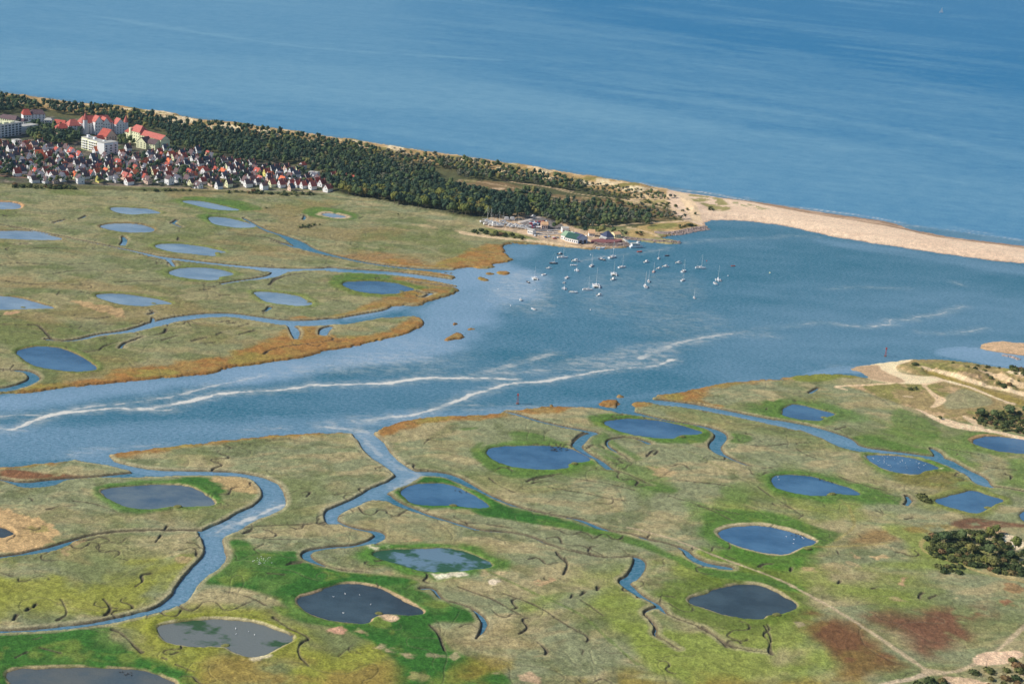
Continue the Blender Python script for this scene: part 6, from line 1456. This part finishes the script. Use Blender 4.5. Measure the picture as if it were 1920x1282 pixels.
buoy(1107, 581.5, HULLW, "white mooring buoy alone in open water below the biggest catamaran")
buoy(957.5, 573.5, HULLW, "white mooring buoy left of the lowest left dinghy")
buoy(1003.5, 543.7, HULLW, "white mooring buoy under the leftmost catamaran")
buoy(934, 542.5, HULLW, "white mooring buoy left of the dark open motorboat")
buoy(1107.5, 478, HULLW, "white mooring buoy off the harbour rocks")
for px, py, lab in ((970, 757, "red lattice channel beacon standing off the foreground marsh"), (1660, 668, "red lattice channel beacon off the sandy southern point")):
    x, y = px_to_world(np.array([px]), np.array([py]), 0)
    o = empty("channel_beacon", (x[0], y[0], 0)); tag(o, lab, "beacon", "red channel beacons")
    b = MB()
    for i in range(3):
        a = i * 2.094
        b.rod((1.1 * math.cos(a), 1.1 * math.sin(a), -1), (.35 * math.cos(a), .35 * math.sin(a), 6), .1, .07)
        for k in range(3):
            r0, r1 = 1.1 - .75 * (k * 2 + 1) / 7, 1.1 - .75 * (k * 2 + 3) / 7
            b.rod((r0 * math.cos(a), r0 * math.sin(a), k * 2), (r1 * math.cos(a + 2.094), r1 * math.sin(a + 2.094), k * 2 + 2), .06)
    b.build("lattice", REDP, o)
    MB().box(-.6, .6, -.6, .6, 6.01, 7.4).build("topmark", REDP, o)
    MB().rod((0, 0, -1.2), (0, 0, .6), 1.3, 1.0, 8).build("base", mt("beacon base", (120, 90, 80)), o)

# ------------------------------------------------------------------ harbour buildings
GREENL, GREEND = mt("pale green sheet roof", (140, 166, 138), var=.08), mt("dark green sheet roof", (46, 80, 72), var=.12)
TANR, NAVYR, BLUEW = mt("tan tiles", (196, 158, 120), var=.15), mt("navy shingles", (62, 70, 96), var=.15), mt("pale blue boards", (176, 186, 206), var=.08)
def hshed(label, p0, p1, D, h, rh, wall, roof, name="harbour_shed", cat="shed", axis='x', win=(4, 1), hip=0, zoff=0):
    (x, y), rz, L = facing(p0, p1, 2.0)
    z = spot(*p0)[2]
    r = empty(name, (x, y, z + zoff), rz)
    tag(r, label, cat)
    gable_block(r, L, D, h, rh, wall, roof, win=win, hip=hip, axis=axis)
    for t_ in (0.1, .5, .9):
        BUILT.put(x + math.cos(rz) * L * t_ - math.sin(rz) * D / 2, y + math.sin(rz) * L * t_ + math.cos(rz) * D / 2, 6)
    return r, L
r, L = hshed("wide shed with a pale green roof behind the dark green one", HP(1290, 455), HP(1440, 490), 15, 4.5, 3.2, white, GREENL)
r, L = hshed("long white shed with a dark green roof beside the slipway", HP(1355, 485), HP(1545, 525), 13, 4.0, 4.2, white, GREEND, win=(6, 1))
r, L = hshed("pale blue boarded boathouse with two dark doors, gable to the water", HP(1550, 525), HP(1690, 512), 12, 5, 3.6, BLUEW, NAVYR, axis='y', win=(1, 1))
MB().box(L * .12, L * .4, -.09, .1, 0, 3.4).build("door", GLASSB, r); MB().box(L * .6, L * .88, -.09, .1, 0, 3.4).build("door", GLASSB, r)
hshed("small white crenellated hut by the boat park trees", HP(1315, 355), HP(1405, 357), 6, 4.6, 1.0, white, ROOFS["grey"], win=(2, 1), name="white_hut", cat="hut")
hshed("white cottage with a pale tan roof between two round trees", HP(1715, 415), HP(1800, 420), 8, 3.6, 3, white, TANR, win=(3, 1), name="cottage", cat="cottage")
hshed("white boxy office at the corner of the boatyard bank", HP(790, 370), HP(870, 388), 6, 4.2, .8, white, ROOFS["grey"], win=(3, 1), name="yard_office", cat="office")
hshed("low white shed on the quay right of the dark red terrace", HP(1875, 470), (1135, 451), 5, 3, 1.2, white, ROOFS["grey"], win=(3, 1), name="quay_shed")
hshed("clubhouse with a steep navy hipped roof on the rock point", MP(300, 385), MP(390, 380), 11, 4.2, 5, white, NAVYR, win=(4, 1), hip=4, name="clubhouse", cat="clubhouse")
hshed("beige hut right of the navy-roofed clubhouse", MP(400, 350), MP(475, 345), 8, 3.4, 2, WALLS["cream"], TANR, win=(3, 1), name="beige_hut", cat="hut")
hshed("small white hut behind the quay between bushes", MP(95, 332), MP(160, 335), 7, 3.2, 2.4, white, TANR, win=(2, 1), name="white_hut", cat="hut")
hshed("brick-red gabled hut at the edge of the dinghy park", HP(1000, 300), HP(1095, 305), 7, 4, 2.6, WALLS["pink"], TANR, win=(3, 1), name="brick_hut", cat="hut")
for i, (p0, p1, lab) in enumerate(((HP(450, 195), HP(520, 198), "long white lorry box parked under the wood at the boatyard"), (HP(540, 195), HP(602, 197), "shorter white lorry box beside the long one"))):
    (x, y), rz, L = facing(p0, p1, 2.5)
    r = empty("lorry", (x, y, spot(*p0)[2]), rz); tag(r, lab, "lorry", "lorries at the boatyard")
    MB().box(0, L * .78, 0, 2.5, 1.0, 3.9).build("cargo_box", HULLW, r)
    cb = MB().prism([(L * .8, .5), (L, .5), (L, 2.0), (L * .96, 2.9), (L * .8, 2.9)], .1, 2.4).build("cab", HULLW, r)
    MB().box(L * .93, L + .02, .2, 2.3, 1.75, 2.5).build("windscreen", GLASSB, cb)
    for xw in (L * .15, L * .3, L * .88):
        for yw in (.1, 2.1):
            MB().rod((xw, yw, .5), (xw, yw + .3, .5), .5, n=10).build("wheel", mt("tyre rubber", (40, 40, 42)), r)
# terrace of dark red decking, rocks, gangway
def slab_thing(name, label, cat, poly, z0, z1, mat):
    P = pts(poly)
    x, y = px_to_world(P[:, 0], P[:, 1], z1)
    o = empty(name, (x.mean(), y.mean(), 0)); tag(o, label, cat)
    MB().prism(list(zip(x - x.mean(), y - y.mean())), z0, z1, axis='z').build("platform", mat, o)
    n = len(x)
    w = MB()
    for i in range(n):
        a, b = Vector((x[i] - x.mean(), y[i] - y.mean(), z1)), Vector((x[(i + 1) % n] - x.mean(), y[(i + 1) % n] - y.mean(), z1))
        for q in np.arange(0, 1, .34):
            p_ = a.lerp(b, q); w.rod(p_, p_ + Vector((0, 0, 1)), .05, n=4)
        w.rod(a + Vector((0, 0, 1)), b + Vector((0, 0, 1)), .05, n=4)
    w.build("railing", WOODM, o)
slab_thing("quay_terrace", "dark red paved terrace curving above the rock bank", "terrace", "M 118,385 200,368 300,372 380,380 470,372 490,385 440,402 380,412 280,412 180,398 130,398", 0, 3.2, mt("red paving", (132, 84, 84), var=.15))
a, b = [Vector((*[float(q[0]) for q in px_to_world(np.array([u]), np.array([v]), 1.5)], zz)) for (u, v), zz in ((MP(500, 385), 3.0), (MP(592, 443), 1.0))]
g_ = empty("gangway", a); tag(g_, "narrow gangway sloping from the rock point to the passenger boat", "gangway")
d = b - a; q = Vector((-d.y, d.x, 0)).normalized()
MB().add([q * .9, q * -.9, d - q * .9, d + q * .9] + [v + Vector((0, 0, -.3)) for v in (q * .9, q * -.9, d - q * .9, d + q * .9)], [(0, 1, 2, 3), (7, 6, 5, 4), (0, 4, 5, 1), (1, 5, 6, 2), (2, 6, 7, 3), (3, 7, 4, 0)]).build("walkway", DECK, g_)
for s_ in (1, -1):
    rl = MB().rod(q * .9 * s_ + Vector((0, 0, 1)), d + q * .9 * s_ + Vector((0, 0, 1)), .06, n=4)
    for k in np.linspace(0, 1, 8): rl.rod(q * .9 * s_ + d * k, q * .9 * s_ + d * k + Vector((0, 0, 1)), .05, n=4)
    rl.build("railing", ALU, g_)
STONE = mt("grey pink stone", (150, 134, 126), var=.35, scale=.3, coord='world')
def rocks(label, line, width, step, z_, seed):
    r = np.random.default_rng(seed)
    q = chaikin(pts(line), 2, False)
    x, y = px_to_world(q[:, 0], q[:, 1], 1.0)
    Vs, Fs, b = [], [], 0
    L = np.concatenate([[0], np.cumsum(np.hypot(np.diff(x), np.diff(y)))])
    for _ in range(int(L[-1] * width / (step * step) * 1.5)):
        s_ = r.uniform(0, L[-1]); k = np.searchsorted(L, s_) - 1; k = max(k, 0)
        t_ = (s_ - L[k]) / (L[k + 1] - L[k] + 1e-9)
        nx_, ny_ = -(y[k + 1] - y[k]), x[k + 1] - x[k]; nn = math.hypot(nx_, ny_) + 1e-9
        o = r.uniform(-1, 1)
        cx, cy = x[k] + (x[k + 1] - x[k]) * t_ + nx_ / nn * o * width / 2, y[k] + (y[k + 1] - y[k]) * t_ + ny_ / nn * o * width / 2
        cz = z_ * (1 - abs(o)) * r.uniform(.6, 1.1)
        v = ICO1[0] * r.uniform(.7, 1.15, (len(ICO1[0]), 1)) * np.array([r.uniform(.5, 1), r.uniform(.5, 1), r.uniform(.35, .7)]) * step + np.array([cx, cy, cz])
        Vs.append(v); Fs.append(ICO1[1] + b); b += len(v)
    o = link("rocks", tri_mesh("rocks", np.concatenate(Vs), np.concatenate(Fs), STONE))
    tag(o, label, "rocks", kind="stuff")
rocks("tumbled stones of the long thin groyne reaching into the bay", "T3 1230,742 1300,748 1400,760 1500,768 1600,775 1660,775", 8, 1.1, 2.2, 1)
rocks("pale stones of the upper groyne under the bushes", "T3 1470,705 1560,712 1640,705 1740,682 1810,672 1845,665", 15, 1.2, 2.6, 2)
rocks("stone bank below the red terrace of the clubhouse", "T3 1020,790 1080,798 1150,800 1220,795 1265,790", 16, 1.2, 2.8, 3)
rocks("stones along the foot of the slipway beach", "T3 900,808 960,815 1020,818", 4, .9, .8, 4)
rocks("dark stones in the shallows beside the southern sandbar", "F 1540,205 1600,215 1640,232", 4, 1.1, .5, 5)

# ------------------------------------------------------------------ boatyard: hulls on stands, dinghy park, cars
def ashore(maker, px, py, heading, label, group, sc=1.0, **kw):
    x, y, z = spot(px, py)
    r = maker(**kw)
    lift = 1.0
    r.location = (x, y, z + lift); r.rotation_euler = (0, 0, math.radians(heading)); r.scale = (sc,) * 3
    r["label"] = label; r["group"] = group
    c = MB()
    for yy in (-2.2, 2.2):
        c.box(-1.1, 1.1, yy - .12, yy + .12, -1.2, -.3)
    c.build("cradle", WOODM, r)
    return r
BY = "boats stored ashore in the boatyard"
ashore(sailboat, *HP(175, 225), -70, "big white yacht with twin masts at the far left of the boatyard", BY, 1.6, mast=10.5)
ashore(sailboat, *HP(225, 258), -72, "second big white yacht on its cradle, just below the far left one", BY, 1.55, mast=11)
ashore(sailboat, *HP(350, 285), -75, "long white yacht nearest the marsh bank with a single tall mast", BY, 1.5, mast=10.5)
ashore(motorboat, *HP(280, 268), -70, "white motor cruiser between the white yachts of the boatyard", BY, 1.8)
ashore(sailboat, *HP(305, 225), -60, "small white yacht behind the big ones at the left of the yard", BY, .8)
ashore(motorboat, *HP(445, 255), -80, "boat wrapped in bright blue tarpaulin in the yard", BY, 1.25, hullm=BLUEP)
ashore(sailboat, *HP(420, 215), -60, "white yacht left of the long lorry box", BY, .9)
ashore(sailboat, *HP(580, 280), -65, "white yacht on a cradle below the lorries", BY, .85)
ashore(sailboat, *HP(640, 285), -75, "white yacht with the tallest mast in the middle of the yard", BY, 1.0)
ashore(motorboat, *HP(690, 312), -80, "white motorboat in the row along the yard bank", BY, 1.2)
ashore(motorboat, *HP(745, 318), -78, "white open boat beside the yard office", BY, 1.15, cabin=False)
ashore(sailboat, *HP(800, 330), -70, "white yacht right behind the yard office", BY, .8)
ashore(motorboat, *HP(520, 268), -60, "small white launch near the blue wrapped boat", BY, .9)
ashore(motorboat, *HP(870, 150), -60, "white van-like cruiser parked at the top of the car park", BY, 1.0)
for i, (hx, hy, what, sc_) in enumerate(((255, 232, 's', .8), (330, 250, 'm', .9), (385, 262, 'm', 1.0), (400, 232, 's', .75), (480, 232, 'm', .8), (545, 240, 's', .8), (610, 262, 'm', .9), (655, 300, 's', .8), (720, 292, 'm', .85), (560, 300, 'm', .9), (505, 292, 'm', .9), (620, 300, 'm', .8), (700, 275, 's', .75), (770, 300, 'm', .8))):
    ashore(sailboat if what == 's' else motorboat, *HP(hx, hy), -68 + 9 * math.sin(i * 2.3), ('small white yacht' if what == 's' else 'small white motorboat') + ' standing in the crowded boatyard rows', BY, sc_)
def dinghy_rack(n, px0, py0, px1, py1, lab):
    proto = dinghy(4.4, 1.6); proto["category"] = "dinghy"
    for i in range(n):
        t_ = i / (n - 1)
        x, y, z = spot(px0 + (px1 - px0) * t_, py0 + (py1 - py0) * t_)
        copy_tree(proto, (x, y, z + .1), math.radians(-60 + 10 * math.sin(i * 3.1)), 1.0 + .15 * math.sin(i * 1.7), lab, lab)
dinghy_rack(11, *HP(950, 385), *HP(1230, 370), "white sailing dinghy parked in the upper row of the dinghy park")
dinghy_rack(10, *HP(980, 410), *HP(1250, 392), "white sailing dinghy parked in the lower row by the rope")
dinghy_rack(8, *HP(1120, 345), *HP(1290, 330), "white sailing dinghy parked against the green hedge")
def car_proto(paint):
    r = empty("parked_car"); r["category"] = "car"
    MB().prism([(-2.1, .35), (2.1, .35), (2.15, .8), (1.2, .95), (.7, 1.4), (-1.3, 1.42), (-1.9, .95), (-2.15, .85)], -.85, .85).build("body", paint, r)
    MB().prism([(1.12, .94), (.66, 1.33), (-1.26, 1.35), (-1.75, .96)], -.87, .87).build("window", GLASSB, r)
    for xw in (-1.3, 1.3):
        for yw in (-.9, .68):
            MB().rod((xw, yw, .32), (xw, yw + .22, .32), .32, n=10).build("wheel", mt("tyre rubber", (40, 40, 42)), r)
    return r
CARS = {n: car_proto(mt(n + " car paint", c_, rough=.3, var=.03, spec=.5)) for n, c_ in (("white", (232, 232, 232)), ("grey", (120, 124, 132)), ("black", (44, 46, 52)), ("red", (160, 58, 56)), ("blue", (64, 84, 120)), ("silver", (182, 186, 192)))}
cr_ = random.Random(21)
_, crz, _ = facing(HP(810, 250), HP(1090, 260))
for row in range(5):
    for i in range(12):
        if cr_.random() < .12: continue
        px, py = HP(825 + i * 22 + row * 5, 208 + row * 19 + (11 - i) * 1.2)
        x, y, z = spot(px, py)
        n = cr_.choice(list(CARS))
        copy_tree(CARS[n], (x, y, z + .02), crz + math.pi / 2 + cr_.uniform(-.05, .05), 1, f"{n} car in {['the top', 'the second', 'the middle', 'the fourth', 'the lowest'][row]} row of the harbour car park", "cars in the harbour car park")
for px, py, n, w in [(*HP(905, 420), "white", "by the bushes below the yard office"), (*HP(1200, 465), "red", "left of the pale green shed"), (*HP(1235, 450), "grey", "left of the pale green shed"), (*HP(1180, 450), "white", "left of the pale green shed"), (*HP(1400, 345), "white", "beside the small white hut"), (*HP(1610, 545), "black", "on the slipway before the boathouse"), (*HP(1500, 385), "silver", "behind the dark green roof"), (*HP(1460, 378), "white", "behind the dark green roof"), (*HP(1540, 392), "blue", "behind the dark green roof"),
                     (*MP(240, 368), "white", "on the quay behind the red terrace"), (*MP(270, 372), "silver", "on the quay behind the red terrace"), (*MP(60, 345), "white", "between the boathouse and cottage"), (*HP(1060, 440), "blue", "on the sandy yard track"), (*HP(1110, 432), "silver", "on the sandy yard track")]:
    x, y, z = spot(px, py)
    copy_tree(CARS[n], (x, y, z + .02), cr_.uniform(0, 3), 1, f"{n} car {w}", "cars around the harbour sheds")

# ------------------------------------------------------------------ hunting hides and water birds
TURF = mt("turf of the hides", (112, 112, 62), var=.3)
for px, py, lab in [(*[1370.5, 0][:1], 868.5, "the wide blue pond with ducks"), (1122, 868, "x")][:0] + [
    (500 + 1365 / 2.3656, 740 + 306 / 2.3656, "the broad blue pond below the orange fringe"), (1000 + 615 / 2.202, 700 + 262 / 2.202, "the long blue pond inside bright turf"), (1400 + 465 / 3.206, 600 + 588 / 3.206, "the small diamond pond near the creek"), (1400 + 515 / 3.206, 600 + 1046 / 3.206, "the oval pond right of the middle"),
    (500 + 828 / 2.3656, 740 + 493 / 2.3656, "the dark pond in the green meadow fork"), (500 + 498 / 2.3656, 740 + 972 / 2.3656, "the dark pond in the big green lawn"), (0 + 790 / 2.3656, 740 + 497 / 2.3656, "the pond inside the river bend"), (0 + 1000 / 2.3656, 740 + 1115 / 2.3656, "the weedy grey pond"),
    (1400 + 1450 / 3.206, 600 + 1130 / 3.206, "the pointed pond at the right"), (1400 + 385 / 3.356, 900 + 432 / 3.356, "the sand-rimmed blue pond"), (1400 + 190 / 3.356, 900 + 848 / 3.356, "the dark pond by the track"), (400 + 1060 / 3, 340 + 622 / 3, "the blue pond at the far channel mouth"), (0 + 1225 / 3, 340 + 405 / 3, "the upper middle far pond"), (0 + 865 / 3, 340 + 690 / 3, "the long far pond above the creek"),
    (400 + 540 / 3, 340 + 682 / 3, "the square far pond"), (130 / 3, 340 + 712 / 3, "the leftmost far pond")]:
    x, y, z = spot(px, py)
    o = empty("hunting_hide", (x, y, z - .1), tr.uniform(-.4, .4))
    tag(o, f"low turf-covered hunting hide on the bank of {lab}", "hide", "turf-covered hunting hides")
    rr = np.random.default_rng(int(px))
    rings = [[(2.6 * c * s_ * rr.uniform(.85, 1.1), 1.7 * n_ * s_ * rr.uniform(.85, 1.1), h_) for c, n_ in [(math.cos(a), math.sin(a)) for a in np.linspace(0, 6.283, 9, endpoint=False)]] for s_, h_ in ((1, -.4), (.95, .5), (.7, .95), (.3, 1.1))]
    MB().loft(rings).build("mound", TURF, o)
    MB().box(-1.3, 1.3, 1.2, 1.75, .1, .55).build("shooting_slot", mt("dark opening", (34, 32, 30)), o)
BIRDW, BIRDG = mt("white plumage", (240, 240, 238), var=.04), mt("dark plumage", (50, 48, 46), var=.1)
def bird_proto(mat, sc):
    r = empty("gull" if mat is BIRDW else "duck"); r["category"] = "gull" if mat is BIRDW else "duck"
    rings = [[(w * math.cos(a) * sc, y_ * sc, (.16 + zc + w * .8 * math.sin(a)) * sc) for a in np.linspace(0, 6.283, 7, endpoint=False)] for y_, w, zc in ((-.42, .02, .06), (-.25, .11, .02), (0, .16, 0), (.2, .12, .02), (.28, .06, .12), (.33, .055, .22), (.42, .05, .24), (.5, .01, .22))]
    MB().loft(rings).build("body", mat, r, True)
    return r
gull, duck = bird_proto(BIRDW, 1.0), bird_proto(BIRDG, 1.1)
br = random.Random(4)
def flock(proto, poly, n, z, label, group, sc=(1.0, 1.5)):
    P = pts(poly); k = 0
    while k < n:
        px, py = br.uniform(P[:, 0].min(), P[:, 0].max()), br.uniform(P[:, 1].min(), P[:, 1].max())
        if not inpoly(P, px, py): continue
        x, y = px_to_world(np.array([px]), np.array([py]), z or 1.0)
        zz = z if z else max(ground_z(x[0], y[0]), 0)
        copy_tree(proto, (x[0], y[0], zz), br.uniform(0, 6.28), br.uniform(*sc), label, group); k += 1
flock(gull, "F 740,825 850,815 1000,840 1100,865 1060,890 960,905 860,890 780,855", 34, .47, "white gull resting on the pond beside the wide creek", "gulls on the pond beside the wide creek", (.75, 1.1))
flock(gull, "C 1110,735 1160,715 1210,722 1205,750 1150,752", 26, 0, "white gull standing on the bright green lawn", "gulls on the bright green lawn", (.7, 1.0))
flock(gull, "D 250,900 350,870 500,900 560,950 350,980", 5, .47, "white gull on the dark pond in the green lawn", "gulls on the dark pond in the lawn")
flock(gull, "C 1000,1000 1150,1060 1080,1090 980,1040", 4, .47, "white gull on the grey weedy pond", "gulls on the grey weedy pond")
flock(gull, "G 100,290 200,310 400,370 300,410 200,330", 5, .47, "white gull on the sand-rimmed pond", "gulls on the sand-rimmed pond")
flock(gull, "F 160,950 200,940 190,970", 2, .47, "white gull at the left end of the oval pond", "gulls on the oval pond")
flock(duck, "D 1255,232 1330,230 1340,245 1290,252 1250,245", 26, .47, "dark duck in the flock on the broad blue pond", "ducks on the broad blue pond", (1.2, 1.7))
flock(duck, "D 828,425 890,428 890,445 860,440", 9, .47, "dark decoy duck in rows on the meadow fork pond", "ducks on the meadow fork pond", (1.0, 1.4))
flock(duck, "F 400,945 450,945 530,975 500,985 440,965", 16, .47, "dark duck on the oval pond right of the middle", "ducks on the oval pond", (1.0, 1.4))
flock(duck, "G 270,340 350,335 370,360 290,362", 12, .47, "dark duck on the sand-rimmed pond", "ducks on the sand-rimmed pond", (1.0, 1.4))
flock(duck, "C 520,1222 600,1225 590,1245 530,1240", 8, .47, "dark duck on the muddy pond at the bottom edge", "ducks on the muddy pond", (1.0, 1.3))

# remove prototypes nobody used; tell look-alikes apart by their place where few share a label
for o in [o for o in bpy.data.objects if o.parent is None and o.type == 'EMPTY' and o.get("category") and not o.get("label")]:
    def kill(q):
        for c in [c for c in bpy.data.objects if c.parent is q]: kill(c)
        bpy.data.objects.remove(q)
    kill(o)
ORD = "first second third fourth fifth sixth seventh eighth ninth tenth eleventh twelfth thirteenth fourteenth fifteenth sixteenth seventeenth eighteenth nineteenth twentieth".split()
by = {}
for o in COL.objects:
    if o.parent is None and o.get("label") and not o.get("kind"):
        by.setdefault(o["label"], []).append(o)
for lab, os_ in by.items():
    if 2 <= len(os_) <= 20 and 'from left' not in lab:
        os_.sort(key=lambda o: float(world_to_px(o.location[0], o.location[1], o.location[2])[0]))
        for i, o in enumerate(os_):
            w = "leftmost" if i == 0 else "rightmost" if i == len(os_) - 1 else ORD[i] + " from left"
            o["label"] = f"{lab}, {w}"
            if not o.get("group"): o["group"] = lab + "s"
    elif len(os_) > 20:
        for o in os_:
            if not o.get("group"): o["group"] = lab

# ------------------------------------------------------------------ the air
bm = bmesh.new()
bmesh.ops.create_cube(bm, size=1.0, matrix=Matrix.Translation((0, 0, 180)) @ Matrix.Diagonal((64000, 64000, 364, 1)))
me = bpy.data.meshes.new("haze"); bm.to_mesh(me); bm.free()
hm = bpy.data.materials.new("haze"); hm.use_nodes = True
nt = hm.node_tree
for n_ in list(nt.nodes):
    if n_.type != 'OUTPUT_MATERIAL': nt.nodes.remove(n_)
pv = nt.nodes.new("ShaderNodeVolumePrincipled")
pv.inputs["Color"].default_value = (.5, .74, 1.0, 1)
pv.inputs["Density"].default_value = 0.000024
nt.links.new(pv.outputs[0], [n_ for n_ in nt.nodes if n_.type == 'OUTPUT_MATERIAL'][0].inputs["Volume"])
me.materials.append(hm)
hz = link("haze", me); hz["kind"] = "stuff"; hz["label"] = "thin pale blue sea haze over the whole coast"
